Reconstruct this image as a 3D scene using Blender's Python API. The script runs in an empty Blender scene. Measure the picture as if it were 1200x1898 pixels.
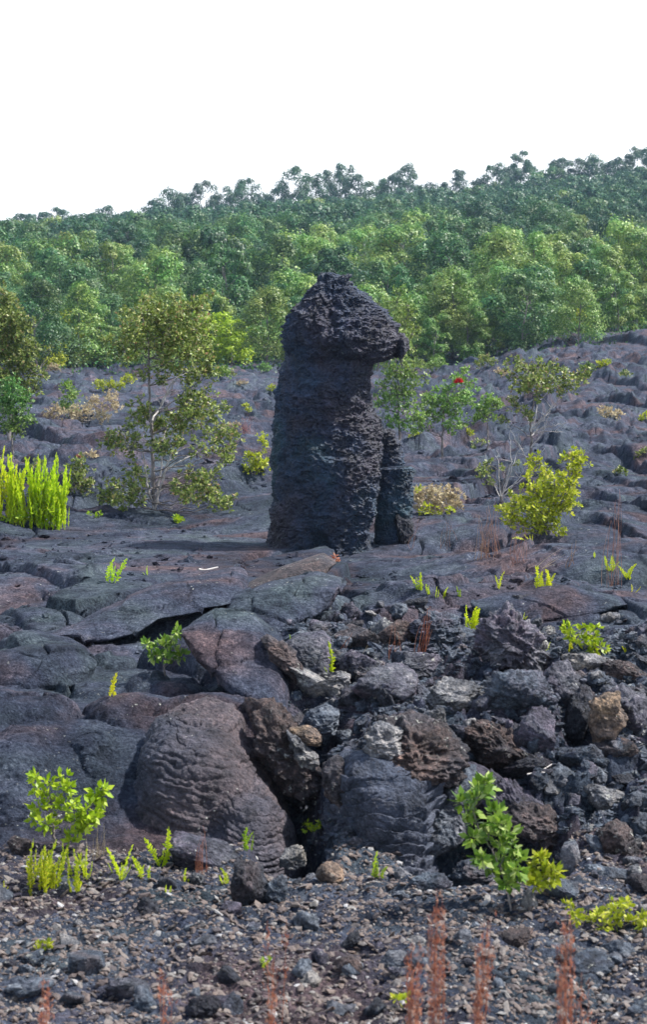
import bpy, bmesh, math, random
import numpy as np
from mathutils import Vector
C = bpy.context.scene
R = math.radians
# ------------------------------------------------------------------ camera, world, sun, exposure
EYE = 2.3; F = 3542.0; PITCH = math.atan((949-620)/F)
cd = bpy.data.cameras.new('camera'); cam = bpy.data.objects.new('camera', cd); C.collection.objects.link(cam)
cam.location = (0, 0, EYE); cam.rotation_euler = (R(90)-PITCH, 0, 0)
cd.sensor_fit = 'VERTICAL'; cd.sensor_height = 36; cd.sensor_width = 36*648/1024; cd.lens = F/1898*36
cd.clip_start = .05; cd.clip_end = 6000
cd.dof.use_dof = True; cd.dof.focus_distance = 17.0; cd.dof.aperture_fstop = 7.5
C.camera = cam
SUN_EL, SUN_AZ = 54.0, 84.0        # azimuth from +Y (away from the camera) towards +X (right)
w = bpy.data.worlds.new('World'); C.world = w; w.use_nodes = True
nt = w.node_tree; nt.nodes.clear()
wo = nt.nodes.new('ShaderNodeOutputWorld'); bg = nt.nodes.new('ShaderNodeBackground')
sky = nt.nodes.new('ShaderNodeTexSky'); sky.sky_type = 'NISHITA'; sky.sun_disc = False
sky.sun_elevation = R(SUN_EL); sky.sun_rotation = R(SUN_AZ); sky.altitude = 1000; sky.air_density = 1.3; sky.dust_density = 2.0
bg.inputs['Strength'].default_value = 0.12
# bright white cloud lying over the blue sky, thickest low down
tc = nt.nodes.new('ShaderNodeTexCoord'); sp = nt.nodes.new('ShaderNodeSeparateXYZ')
cn = nt.nodes.new('ShaderNodeTexNoise'); cn.inputs['Scale'].default_value = 2.2; cn.inputs['Detail'].default_value = 5
mr = nt.nodes.new('ShaderNodeMapRange'); mr.inputs[1].default_value = 0.19; mr.inputs[2].default_value = 0.38; mr.inputs[3].default_value = 1.0; mr.inputs[4].default_value = 0.0
ad = nt.nodes.new('ShaderNodeMath'); ad.operation = 'MULTIPLY_ADD'; ad.inputs[1].default_value = 0.16; ad.use_clamp = True
mx = nt.nodes.new('ShaderNodeMix'); mx.data_type = 'RGBA'
mx.inputs['B'].default_value = (9.4, 9.6, 10.0, 1)
nt.links.new(tc.outputs['Generated'], sp.inputs[0]); nt.links.new(tc.outputs['Generated'], cn.inputs['Vector'])
nt.links.new(sp.outputs['Z'], mr.inputs[0]); nt.links.new(cn.outputs[0], ad.inputs[0]); nt.links.new(mr.outputs[0], ad.inputs[2])
nt.links.new(ad.outputs[0], mx.inputs['Factor']); nt.links.new(sky.outputs[0], mx.inputs['A'])
nt.links.new(mx.outputs['Result'], bg.inputs['Color']); nt.links.new(bg.outputs[0], wo.inputs[0])
sl = bpy.data.lights.new('sun', 'SUN'); so = bpy.data.objects.new('sun', sl); C.collection.objects.link(so)
sl.energy = 4.7; sl.angle = R(1.5); sl.color = (1, .96, .90)
sdir = Vector((math.sin(R(SUN_AZ))*math.cos(R(SUN_EL)), math.cos(R(SUN_AZ))*math.cos(R(SUN_EL)), math.sin(R(SUN_EL))))
so.rotation_euler = sdir.to_track_quat('Z', 'Y').to_euler()
C.view_settings.view_transform = 'Standard'; C.view_settings.look = 'None'; C.view_settings.exposure = 0.88; C.view_settings.gamma = 1
C.cycles.max_bounces = 6; C.cycles.diffuse_bounces = 3; C.cycles.transmission_bounces = 4; C.cycles.volume_bounces = 0
C.cycles.use_denoising = True
HAZE = True
rng = np.random.default_rng(7); random.seed(7)

# ------------------------------------------------------------------ noise
def _h(ix, iy, iz, s):
    n = (ix*374761393 + iy*668265263 + iz*1274126177 + s*974634777) & 0x7fffffff
    n = ((n ^ (n >> 13))*1103515245) & 0x7fffffff
    n = ((n ^ (n >> 16))*1597334677) & 0x7fffffff
    return ((n ^ (n >> 15)) & 0xffffff)/float(0xffffff)
def vn2(x, y, s=0):
    ix = np.floor(x).astype(np.int64); iy = np.floor(y).astype(np.int64); fx = x-ix; fy = y-iy
    fx = fx*fx*fx*(fx*(fx*6-15)+10); fy = fy*fy*fy*(fy*(fy*6-15)+10)
    a = _h(ix, iy, 0, s); b = _h(ix+1, iy, 0, s); c = _h(ix, iy+1, 0, s); d = _h(ix+1, iy+1, 0, s)
    return (a+(b-a)*fx)*(1-fy)+(c+(d-c)*fx)*fy
def vn3(x, y, z, s=0):
    iz = np.floor(z).astype(np.int64); fz = z-iz; fz = fz*fz*(3-2*fz)
    ix = np.floor(x).astype(np.int64); iy = np.floor(y).astype(np.int64); fx = x-ix; fy = y-iy
    fx = fx*fx*(3-2*fx); fy = fy*fy*(3-2*fy)
    def L(k):
        a = _h(ix, iy, iz+k, s); b = _h(ix+1, iy, iz+k, s); c = _h(ix, iy+1, iz+k, s); d = _h(ix+1, iy+1, iz+k, s)
        return (a+(b-a)*fx)*(1-fy)+(c+(d-c)*fx)*fy
    return L(0)*(1-fz)+L(1)*fz
def fb2(x, y, o=4, s=0, rid=False, g=.5):
    t = 0; a = 1; n = 0
    for k in range(o):
        v = vn2(x, y, s+k*17)*2-1
        if rid: v = 1-2*np.abs(v)
        t = t+v*a; n += a; a *= g; x, y = x*1.72-y*1.06+3.1, x*1.06+y*1.72+7.7
    return t/n
def fb3(p, f, o=4, s=0, rid=False, g=.5):
    x, y, z = p[:, 0]*f, p[:, 1]*f, p[:, 2]*f; x, y, z = .62*x-.43*y+.66*z, .69*x+.68*y-.21*z, -.37*x+.6*y+.71*z; t = 0; a = 1; n = 0
    for k in range(o):
        v = vn3(x, y, z, s+k*17)*2-1
        if rid: v = 1-2*np.abs(v)
        t = t+v*a; n += a; a *= g; x, y, z = 1.24*x-.86*y+1.38*z+3.1, 1.42*x+1.37*y-.42*z+5.7, -.74*x+1.21*y+1.42*z+9.2
    return t/n
def vor2(x, y, s=0, jit=.9):
    ix = np.floor(x).astype(np.int64); iy = np.floor(y).astype(np.int64)
    d1 = np.full(x.shape, 9.); d2 = np.full(x.shape, 9.); cid = np.zeros(x.shape); cx = np.zeros(x.shape); cy = np.zeros(x.shape)
    for i in (-1, 0, 1):
        for j in (-1, 0, 1):
            a = ix+i; b = iy+j
            px = a+.5+jit*(_h(a, b, 1, s)-.5); py = b+.5+jit*(_h(a, b, 2, s)-.5)
            d = np.hypot(px-x, py-y); m = d < d1
            d2 = np.where(m, d1, np.minimum(d2, d)); cid = np.where(m, _h(a, b, 3, s), cid)
            cx = np.where(m, px, cx); cy = np.where(m, py, cy); d1 = np.where(m, d, d1)
    return d1, d2, cid, x-cx, y-cy
def sst(a, b, x):
    t = np.clip((x-a)/(b-a), 0, 1); return t*t*(3-2*t)
# ------------------------------------------------------------------ picture coordinates -> rays
cp, sn = math.cos(PITCH), math.sin(PITCH)
def ray(px, py):
    u = (px-600)/F; v = -(py-949)/F
    dy = cp+v*sn; dz = -sn+v*cp
    return u/dy, dz/dy               # x = a*d, z = EYE + c*d at distance d along +Y
def W(px, py, Y):
    a, c = ray(px, py); return np.array((a*Y, Y, EYE+c*Y))
# ------------------------------------------------------------------ materials
def mat(name): 
    m = bpy.data.materials.new(name); m.use_nodes = True; return m, m.node_tree, m.node_tree.nodes['Principled BSDF']
def ramp(nt, src, stops):
    r = nt.nodes.new('ShaderNodeValToRGB'); e = r.color_ramp.elements
    while len(e) < len(stops): e.new(.5)
    for k, (p, c) in enumerate(stops):
        e[k].position = p; e[k].color = (*c, 1) if len(c) == 3 else c
    nt.links.new(src, r.inputs[0]); return r.outputs[0]
def noise(nt, vec, sc, det=4, rough=.55, dist=0):
    n = nt.nodes.new('ShaderNodeTexNoise'); n.inputs['Scale'].default_value = sc; n.inputs['Detail'].default_value = det
    n.inputs['Roughness'].default_value = rough; n.inputs['Distortion'].default_value = dist
    nt.links.new(vec, n.inputs['Vector']); return n.outputs[0]
def mixc(nt, f, a, b, mode='MIX'):
    m = nt.nodes.new('ShaderNodeMix'); m.data_type = 'RGBA'; m.blend_type = mode
    for s, v in (('Factor', f), ('A', a), ('B', b)):
        if isinstance(v, (int, float)): m.inputs[s].default_value = v
        elif isinstance(v, tuple): m.inputs[s].default_value = (*v, 1)
        else: nt.links.new(v, m.inputs[s])
    return m.outputs['Result']
def lava(name, c1, c2, c3, spot=(.42, .42, .38), spotamt=.62, rough=.66, bump=.8, bs=1.0, spec=.32, big=1.0):
    m, nt, b = mat(name); g = nt.nodes.new('ShaderNodeNewGeometry').outputs['Position']
    n1 = noise(nt, g, .9*big, 5, .6, .6); n2 = noise(nt, g, 5*big, 6, .65, .4); n3 = noise(nt, g, 60, 5, .7)
    a = ramp(nt, n1, [(.36, c1), (.5, c2), (.66, c3)])
    br = ramp(nt, n2, [(.32, (.5, .5, .52)), (.5, (.95, .93, .95)), (.72, (1.6, 1.5, 1.42))])
    col = mixc(nt, 1.0, a, br, 'MULTIPLY')
    col = mixc(nt, 1.0, col, ramp(nt, noise(nt, g, .33*big, 5, .65, .8), [(.38, (.55, .57, .62)), (.5, (.95, .95, .97)), (.62, (1.3, 1.24, 1.2))]), 'MULTIPLY')
    gr = ramp(nt, n3, [(.3, (.42, .42, .48)), (.53, (1, 1, 1)), (.74, (2.2, 2.1, 2.0))])
    col = mixc(nt, .9, col, gr, 'MULTIPLY')
    col = mixc(nt, .9, col, ramp(nt, noise(nt, g, 15, 6, .75, .3), [(.34, (.42, .42, .48)), (.5, (1, 1, 1)), (.68, (1.7, 1.62, 1.55))]), 'MULTIPLY')
    ls = ramp(nt, noise(nt, g, 34, 3, .6), [(spotamt, (0, 0, 0)), (spotamt+.05, (1, 1, 1))])
    lm = ramp(nt, noise(nt, g, 2.3, 3, .6), [(.5, (0, 0, 0)), (.62, (1, 1, 1))])
    lf = mixc(nt, 1.0, ls, lm, 'MULTIPLY')
    col = mixc(nt, lf, col, spot)
    nt.links.new(col, b.inputs['Base Color'])
    b.inputs['Roughness'].default_value = rough; b.inputs['Specular IOR Level'].default_value = spec
    bh = noise(nt, g, 26*bs, 10, .68, .2); v = nt.nodes.new('ShaderNodeTexVoronoi'); v.inputs['Scale'].default_value = 75*bs
    nt.links.new(g, v.inputs['Vector'])
    b1 = nt.nodes.new('ShaderNodeBump'); b1.inputs['Strength'].default_value = bump; b1.inputs['Distance'].default_value = .05/bs
    b2 = nt.nodes.new('ShaderNodeBump'); b2.inputs['Strength'].default_value = bump*.6; b2.inputs['Distance'].default_value = .010/bs
    nt.links.new(bh, b1.inputs['Height']); nt.links.new(v.outputs[0], b2.inputs['Height']); nt.links.new(b1.outputs[0], b2.inputs['Normal'])
    nt.links.new(b2.outputs[0], b.inputs['Normal']); return m
def rs(c, k): return tuple(v*k for v in c)
M = {}
M['field'] = lava('pahoehoe', (.078, .060, .066), (.048, .060, .088), (.052, .073, .084), spotamt=.66, bump=.9, rough=.85, spec=.12)
M['rope'] = lava('ropy_crust', (.080, .065, .070), (.060, .064, .084), (.046, .063, .094), spotamt=.67, bump=.7)
M['rough'] = lava('rough_lava', (.072, .074, .100), (.060, .084, .112), (.088, .078, .084), spotamt=.60, bump=1.0, big=3)
M['brown'] = lava('brown_lava', (.090, .064, .056), (.070, .056, .056), (.060, .060, .070), spotamt=.62, bump=1.0, big=3)
M['purple'] = lava('purple_lava', (.088, .076, .102), (.074, .074, .100), (.085, .095, .11), spotamt=.64, bump=.9, big=3)
M['blue'] = lava('blue_grey_lava', (.095, .120, .150), (.085, .105, .128), (.11, .11, .12), spotamt=.66, bump=.8, big=3)
M['tan'] = lava('tan_lava', (.22, .16, .10), (.18, .135, .10), (.14, .12, .11), spotamt=.62, bump=1.0, big=3)
M['pale'] = lava('pale_lava', (.22, .22, .21), (.17, .18, .19), (.21, .20, .17), spotamt=.58, bump=1.0, big=3)
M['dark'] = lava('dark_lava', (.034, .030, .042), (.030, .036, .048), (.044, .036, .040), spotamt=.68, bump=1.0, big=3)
M['pillar'] = lava('pillar_lava', (.024, .022, .040), (.010, .026, .062), (.008, .040, .056), spot=(.22, .26, .28), spotamt=.66, rough=.5, bump=.9, bs=.6, spec=.6)
def gravel_mat():
    m, nt, b = mat('gravel'); g = nt.nodes.new('ShaderNodeNewGeometry')
    c = ramp(nt, g.outputs['Random Per Island'], [(0, (.048, .038, .040)), (.35, (.088, .066, .060)), (.6, (.125, .092, .076)), (.85, (.13, .118, .112)), (.95, (.18, .17, .16)), (1, (.30, .30, .31))])
    n = noise(nt, g.outputs['Position'], 70, 4); c = mixc(nt, .8, c, ramp(nt, n, [(.3, (.6, .6, .6)), (.7, (1.4, 1.35, 1.3))]), 'MULTIPLY')
    nt.links.new(c, b.inputs['Base Color']); b.inputs['Roughness'].default_value = .65
    bu = nt.nodes.new('ShaderNodeBump'); bu.inputs['Strength'].default_value = .6; bu.inputs['Distance'].default_value = .01
    nt.links.new(noise(nt, g.outputs['Position'], 90, 6), bu.inputs['Height']); nt.links.new(bu.outputs[0], b.inputs['Normal']); return m
M['gravel'] = gravel_mat()
def leaf(name, stops, tr=.4, rough=.45, objvar=.25):
    m, nt, b = mat(name); g = nt.nodes.new('ShaderNodeNewGeometry'); oi = nt.nodes.new('ShaderNodeObjectInfo')
    c = ramp(nt, g.outputs['Random Per Island'], stops)
    hs = nt.nodes.new('ShaderNodeHueSaturation'); nt.links.new(c, hs.inputs['Color'])
    mr = nt.nodes.new('ShaderNodeMapRange'); mr.inputs[3].default_value = 1-objvar; mr.inputs[4].default_value = 1+objvar
    nt.links.new(oi.outputs['Random'], mr.inputs[0]); nt.links.new(mr.outputs[0], hs.inputs['Value'])
    cn = noise(nt, g.outputs['Position'], .45, 2)
    mh = nt.nodes.new('ShaderNodeMapRange'); mh.inputs[1].default_value = .3; mh.inputs[2].default_value = .7; mh.inputs[3].default_value = .5-.045*(objvar > .1); mh.inputs[4].default_value = .5+.035*(objvar > .1)
    nt.links.new(cn, mh.inputs[0]); nt.links.new(mh.outputs[0], hs.inputs['Hue'])
    nt.links.new(hs.outputs[0], b.inputs['Base Color']); b.inputs['Roughness'].default_value = rough; b.inputs['Specular IOR Level'].default_value = .35
    t = nt.nodes.new('ShaderNodeBsdfTranslucent'); ms = nt.nodes.new('ShaderNodeMixShader'); ms.inputs[0].default_value = tr
    nt.links.new(hs.outputs[0], t.inputs[0]); nt.links.new(b.outputs[0], ms.inputs[1]); nt.links.new(t.outputs[0], ms.inputs[2])
    nt.links.new(ms.outputs[0], nt.nodes['Material Output'].inputs[0]); return m
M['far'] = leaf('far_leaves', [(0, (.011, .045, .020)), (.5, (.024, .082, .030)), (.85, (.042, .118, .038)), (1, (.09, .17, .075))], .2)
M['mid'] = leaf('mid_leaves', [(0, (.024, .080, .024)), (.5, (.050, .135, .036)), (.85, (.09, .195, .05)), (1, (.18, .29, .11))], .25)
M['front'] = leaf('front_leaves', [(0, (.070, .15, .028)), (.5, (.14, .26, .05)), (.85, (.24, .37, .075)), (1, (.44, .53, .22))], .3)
M['yellow'] = leaf('yellow_green_leaves', [(0, (.17, .23, .01)), (.5, (.36, .42, .02)), (.85, (.52, .54, .04)), (1, (.58, .56, .12))], .4, objvar=.08)
M['olive'] = leaf('olive_leaves', [(0, (.07, .11, .020)), (.4, (.14, .20, .035)), (.75, (.25, .31, .06)), (.9, (.46, .48, .18)), (1, (.30, .16, .08))], .3, objvar=.08)
M['green'] = leaf('green_leaves', [(0, (.06, .13, .015)), (.4, (.12, .23, .025)), (.8, (.24, .36, .04)), (1, (.50, .58, .22))], .35, objvar=.08)
M['lime'] = leaf('lime_leaves', [(0, (.17, .28, .008)), (.5, (.31, .46, .012)), (1, (.52, .62, .05))], .4, objvar=.06)
M['fern'] = leaf('fern_frond', [(0, (.16, .24, .008)), (.5, (.34, .42, .012)), (1, (.60, .58, .05))], .4, objvar=.12)
M['fernb'] = leaf('bright_fern', [(0, (.34, .44, .008)), (.5, (.58, .66, .014)), (1, (.74, .74, .05))], .45, objvar=.12)
M['fernd'] = leaf('fern_green', [(0, (.16, .28, .01)), (.5, (.28, .42, .015)), (1, (.44, .52, .03))], .4, objvar=.12)
M['grass'] = leaf('dry_grass', [(0, (.26, .12, .08)), (.5, (.38, .20, .14)), (1, (.50, .32, .22))], .35, .7, .15)
M['redgrass'] = leaf('red_grass', [(0, (.30, .09, .05)), (.5, (.44, .16, .09)), (1, (.54, .28, .17))], .4, .7, .1)
M['straw'] = leaf('straw', [(0, (.28, .21, .13)), (.5, (.42, .34, .20)), (1, (.55, .48, .30))], .3, .8, .1)
M['petal'] = leaf('red_petals', [(0, (.55, .01, .02)), (1, (.75, .03, .05))], .3, .6, .01)
M['pink'] = leaf('pink_buds', [(0, (.35, .12, .09)), (1, (.5, .25, .18))], .3, .6, .01)
def bark(name, c1, c2):
    m, nt, b = mat(name); g = nt.nodes.new('ShaderNodeNewGeometry').outputs['Position']
    nt.links.new(ramp(nt, noise(nt, g, 18, 5), [(.35, c1), (.65, c2)]), b.inputs['Base Color']); b.inputs['Roughness'].default_value = .85; return m
M['bark'] = bark('grey_bark', (.07, .055, .05), (.22, .20, .19)); M['dead'] = bark('bleached_wood', (.30, .27, .25), (.50, .47, .45))
# ------------------------------------------------------------------ mesh helpers
def mesh(name, V, faces, m, parent=None, smooth=True, link=True):
    V = np.asarray(V, dtype=np.float32); me = bpy.data.meshes.new(name)
    if isinstance(faces, np.ndarray): faces = [faces]
    faces = [np.asarray(f, dtype=np.int32) for f in faces if len(f)]
    n = sum(len(f) for f in faces); tot = sum(f.size for f in faces)
    me.vertices.add(len(V)); me.vertices.foreach_set('co', V.ravel())
    me.loops.add(tot); me.loops.foreach_set('vertex_index', np.concatenate([f.ravel() for f in faces]))
    me.polygons.add(n)
    cnt = np.concatenate([np.full(len(f), f.shape[1], dtype=np.int32) for f in faces])
    me.polygons.foreach_set('loop_start', np.concatenate(([0], np.cumsum(cnt)[:-1])).astype(np.int32))
    me.update(calc_edges=True); me.validate()
    me.polygons.foreach_set('use_smooth', np.full(n, smooth)); me.materials.append(m)
    o = bpy.data.objects.new(name, me)
    if link: C.collection.objects.link(o)
    if parent: o.parent = parent
    return o
class Acc:
    def __init__(s): s.V = []; s.q = []; s.t = []; s.n = 0
    def add(s, V, q=None, t=None):
        V = np.asarray(V); 
        if q is not None and len(q): s.q.append(np.asarray(q)+s.n)
        if t is not None and len(t): s.t.append(np.asarray(t)+s.n)
        s.V.append(V); s.n += len(V)
    def tube(s, P, rad, ns=6):
        P = np.asarray(P, float); n = len(P); T = np.gradient(P, axis=0); T /= np.linalg.norm(T, axis=1)[:, None]+1e-9
        up = np.array((.31, .87, .12)); A = np.cross(T, up); A /= np.linalg.norm(A, axis=1)[:, None]+1e-9; B = np.cross(T, A)
        th = np.arange(ns)/ns*2*math.pi; rad = np.broadcast_to(rad, (n,))
        V = P[:, None]+rad[:, None, None]*(A[:, None]*np.cos(th)[None, :, None]+B[:, None]*np.sin(th)[None, :, None])
        i = np.arange(n-1)[:, None]*ns; j = np.arange(ns)[None]; k = (j+1) % ns
        q = np.stack((i+j, i+k, i+ns+k, i+ns+j), -1).reshape(-1, 4); s.add(V.reshape(-1, 3), q)
    def leaves(s, Cn, A, S, L, Wd):
        n = len(Cn); L = np.broadcast_to(L, (n,))[:, None]; Wd = np.broadcast_to(Wd, (n,))[:, None]
        V = np.stack((Cn, Cn+A*L*.5+S*Wd, Cn+A*L, Cn+A*L*.5-S*Wd), 1).reshape(-1, 3)
        s.add(V, np.arange(n*4).reshape(-1, 4))
    def build(s, name, m, parent=None, smooth=True, link=True):
        return mesh(name, np.concatenate(s.V), [np.concatenate(a) for a in (s.q, s.t) if a], m, parent, smooth, link)
def nrm(a): return a/(np.linalg.norm(a, axis=-1, keepdims=True)+1e-9)
def rdir(n, r): return nrm(r.normal(size=(n, 3)))
def tag(o, label=None, cat=None, group=None, kind=None):
    for k, v in (('label', label), ('category', cat), ('group', group), ('kind', kind)):
        if v: o[k] = v
    return o
def thing(name, loc, label, cat, group=None):
    o = bpy.data.objects.new(name, None); C.collection.objects.link(o); o.location = tuple(float(v) for v in loc); o.empty_display_size = .1
    return tag(o, label, cat, group)
# ------------------------------------------------------------------ terrain
PY = np.array([-60, 5, 6.2, 7.2, 7.9, 8.35, 8.65, 8.9, 9.2, 9.6, 11, 14, 20, 26, 36, 52, 70, 85, 100])
PZ = np.array([.1, .1, .06, .03, 0, -.04, -.03, .10, .28, .40, .34, .20, -.02, -.14, -.14, -.02, .10, .22, .75])
def prof(x, y):
    a = x/np.maximum(y, 6)
    toe = .12*np.sin(x*2.3+.6)-.25*sst(.05, .13, a)
    yy = np.where((y > 7) & (y < 11), y+toe*np.exp(-((y-8.8)/.9)**2), y)
    z = np.interp(yy, PY, PZ)
    z = z + 1.5*sst(.03, .17, a)*sst(42, 92, y)*(1-sst(100, 140, y))-.1*sst(.0, .15, -a)*sst(50, 85, y)*(1-sst(100, 140, y))
    s = .082+.021*np.clip(x/51, -2.2, 2.2)
    hy = np.clip(y-97, 0, 240)
    return z + s*(hy+0.00035*hy*hy*0)+.8*fb2(x/40, y/40, 3, 5)*sst(110, 180, y) - .03*np.clip(y-345, 0, 400)
def proj(px, py):                     # picture point -> point on the plain base surface
    a, c = ray(px, py); d = np.geomspace(5.2, 330, 5000); z = EYE+c*d; h = prof(a*d, d)
    k = np.argmax(z < h); return a*d[k], d[k]
uu = np.concatenate((-np.geomspace(3, .225, 26), np.linspace(-.22, .22, 661), np.geomspace(.225, 3, 26)))
dd = [-40, -20, -8, 0, 2, 3.2, 4.2, 5]; d = 5.2
while d < 400:
    dd.append(d); d += d*(.0016 if 5.8 < d < 12.5 else .0024 if d < 30 else .004 if d < 100 else .015)
dd = np.array(dd+[450, 600, 1000, 2000, 4000])
DD, UU = np.meshgrid(dd, uu, indexing='ij'); XX = UU*np.maximum(DD, 6); YY = DD
n_r, n_c = XX.shape
Z = prof(XX, YY); Lb = np.zeros_like(Z)
def lobe(cx, cy, rx, ry, rot, h, p=2.4, q=.5, wob=.16, seed=0):
    r = max(rx, ry)*1.25; i0, i1 = np.searchsorted(dd, (cy-r, cy+r)); 
    if i1-i0 < 2: return
    xs = XX[i0:i1]; m = np.abs(xs-cx) < r; j = np.where(m.any(0))[0]
    if len(j) < 2: return
    j0, j1 = j[0], j[-1]+1; x = XX[i0:i1, j0:j1]-cx; y = YY[i0:i1, j0:j1]-cy
    c, s = math.cos(rot), math.sin(rot); u = (x*c+y*s)/rx; v = (-x*s+y*c)/ry
    w_ = 1+wob*fb2(u*1.5+seed*7.1, v*1.5+seed*3.3, 2, 3)*2
    rr = (np.abs(u)**p+np.abs(v)**p)**(1/p)*w_
    hh = h*np.clip(1-rr**2.2, 0, 1)**q
    Lb[i0:i1, j0:j1] = np.maximum(Lb[i0:i1, j0:j1], hh)
r_ = np.random.default_rng(11)
for k in range(420):
    y = 12.5*math.exp(r_.random()**.6*2.06); x = (r_.random()*2-1)*.235*y; sc = (.32+.75*r_.random()**2)*(1+y/22)
    lobe(x, y, sc*r_.uniform(.8, 1.9), sc*r_.uniform(.5, 1.0), r_.normal()*.5, min(sc*r_.uniform(.10, .34), .27), seed=k)
for k in range(80):
    y = 10.5*math.exp(r_.random()*1.4); x = (r_.random()*2-1)*.235*y; sc = (.14+.2*r_.random())*(1+y/40)
    lobe(x, y, sc*r_.uniform(.8, 2.2), sc*r_.uniform(.5, 1.0), r_.normal()*.6, sc*r_.uniform(.3, .55), seed=k+5000)
for (px, py, hw, hpx, rot, asp) in [(70, 1248, 100, 52, .0, .9), (20, 1330, 120, 44, .1, .8), (235, 1318, 90, 36, -.1, .7), (425, 1180, 105, 50, -.35, .9), (475, 1262, 70, 50, -.6, .8), (340, 1236, 70, 30, -.4, .8), (120, 1122, 90, 22, .1, 1.1), (20, 1090, 90, 22, 0, 1), (250, 1180, 90, 18, -.2, 1), (370, 1330, 110, 34, -.2, .6), (300, 1288, 80, 26, -.3, .7), (120, 1180, 110, 18, .1, 1), (200, 1240, 50, 22, .3, 1), (340, 985, 80, 26, 0, 1.2), (420, 985, 70, 24, 0, 1.2), (250, 985, 90, 22, 0, 1.2), (880, 1075, 90, 36, 0, 1.2), (1100, 1100, 100, 34, 0, 1.2), (1000, 1045, 110, 26, 0, 1.4), (700, 1058, 70, 24, 0, 1), (80, 1020, 120, 14, 0, 1.3), (930, 1100, 90, 30, .1, 1), (560, 1060, 60, 16, 0, 1), (1150, 1170, 90, 26, 0, 1)]:
    cx, cy = proj(px, py-hpx*.3); k_ = cy/F; lobe(cx, cy+hw*k_*asp*.8, hw*k_, hw*k_*asp, rot, hpx*k_*1.05, p=2.2, q=.5, wob=.12, seed=px)
far = sst(40, 60, YY)
# broken plates: cells with their own height and tilt, open cracks between
wx = XX+.35*fb2(XX*.9, YY*.9, 3, 21); wy = YY*.62+.3*fb2(XX*.9, YY*.9, 3, 22)
sc1 = 1/(1.5+.9*sst(20, 50, YY)); f1, f2, cid, lx, ly = vor2(wx*.62, wy*.62, 4)
pm = (sst(.46, .56, vn2(XX*.33+9, YY*.2+2, 31))*.85+.15)*(1-.85*sst(0, .02, .02-XX/np.maximum(YY, 6))*(1-sst(13, 15, YY)))
plate = ((cid-.5)*.20+lx*(cid-.4)*.28+ly*(np.mod(cid*7.3, 1)-.5)*.30)*(1+far)
crack = -.13*(1-sst(.0, .035, f2-f1))
f1b, f2b, cidb, _, _ = vor2(wx*.95+3, wy*1.2+5, 9)
crack2 = -.06*(1-sst(0, .035, f2b-f1b))
def ledge(k, wx_, wy_, a, seed, lip=.10):
    v = k*np.log(np.maximum(YY, 1))+a*fb2(XX*wx_*12/np.maximum(YY, 8), YY*wy_*12/np.maximum(YY, 8), 2, seed); f = v-np.floor(v); return np.floor(v)+sst(0, lip, f)-v, np.mod(np.floor(v)*.618, 1)
l1, i1_ = ledge(5.5, .55, 0.22, 3.2, 140, .05); l2, i2_ = ledge(13, 1.1, .5, 2.6, 150, .10)
led = (.17*(.35+i1_)*l1+.065*(.2+1.3*i2_)*l2)*(np.maximum(YY, 1)/14)**.3*(1-.6*(1-sst(19, 25, YY)))
act = sst(9.0, 9.8, YY)*(1-sst(92, 104, YY))
calm = 1-.85*np.exp(-(((XX+2.1)/2.0)**2+((YY-22.6)/2.6)**2)**1.5)-.9*np.exp(-(((XX-.15)/1.5)**2+((YY-18.3)/2.6)**2)**1.5)
Z = Z+act*(-.05+(Lb*1.0+led*sst(9.6, 10.6, YY))*calm+pm*(plate*.8*sst(.0, .30, f2-f1)+crack*.7)+crack2)
Z += act*(.035*fb2(XX*.8, YY*.8, 3, 40)+.16*fb2(XX*.28, YY*.28, 3, 41)*sst(13, 22, YY))
# broken jagged ground far off
jag = sst(.50, .60, vn2(XX*.12+4, YY*.07+8, 61))*sst(22, 34, YY)*act
f1c, f2c, cidc, _, _ = vor2(XX*1.1+.4*fb2(XX*2, YY*2, 2, 8), YY*.8, 15)
Z += 1.15*jag*((cidc-.35)*.26*sst(0, .3, f2c-f1c)+.07*fb2(XX*2.4, YY*2.2, 3, 62, True))
# rubble slope near right and between the mounds (picture region, laid on the ground)
U = XX/np.maximum(YY, 6)
PXg = 600+U*F*1.0
def band(v, a, b, s): return sst(a-s, a+s, v)*(1-sst(b-s, b+s, v))
edge = .040+.03*fb2(YY*.5, XX*.5, 2, 71)
rub = sst(edge-.012, edge+.012, U+(YY-9.6)*-.004+.02*(YY > 11))*band(YY, 8.5, 12.6, .35)*(1-sst(.2, .24, U)*0)
rub = np.maximum(rub, band(YY, 9.9, 13.4, .4)*band(U, -.052+.01*fb2(YY, YY*0, 2, 5), .06, .012))
f1d, f2d, cidd, lxd, lyd = vor2(XX*5.2+.5*fb2(XX*5, YY*5, 2, 1), YY*4.2+.5*fb2(XX*5, YY*5, 2, 2), 25)
f1e, f2e, cide, lxe, lye = vor2(XX*13+.4*fb2(XX*9, YY*9, 2, 1), YY*11, 27)
Z += rub*(((cidd-.4)*.13+lxd*(cidd-.5)*.25)*sst(0, .22, f2d-f1d)+((cide-.4)*.05)*sst(0, .25, f2e-f1e)+.05*fb2(XX*2.2, YY*2.2, 4, 44, True)+.02*fb2(XX*22, YY*22, 3, 45))
# fractured grain everywhere on the crust
fine = sst(8.4, 8.8, YY)*(1-sst(30, 45, YY))
Z += fine*(.012*fb2(XX*7, YY*7, 5, 50, True)+.010*fb2(XX*3, YY*11, 3, 51)*(1-rub))
# stony ground in front
near = 1-sst(8.5, 8.8, YY)
Z += near*(.045*fb2(XX*2.1, YY*2.1, 4, 52)+.034*fb2(XX*7, YY*9, 4, 53, True)+.010*fb2(XX*34, YY*34, 3, 54))
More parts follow.
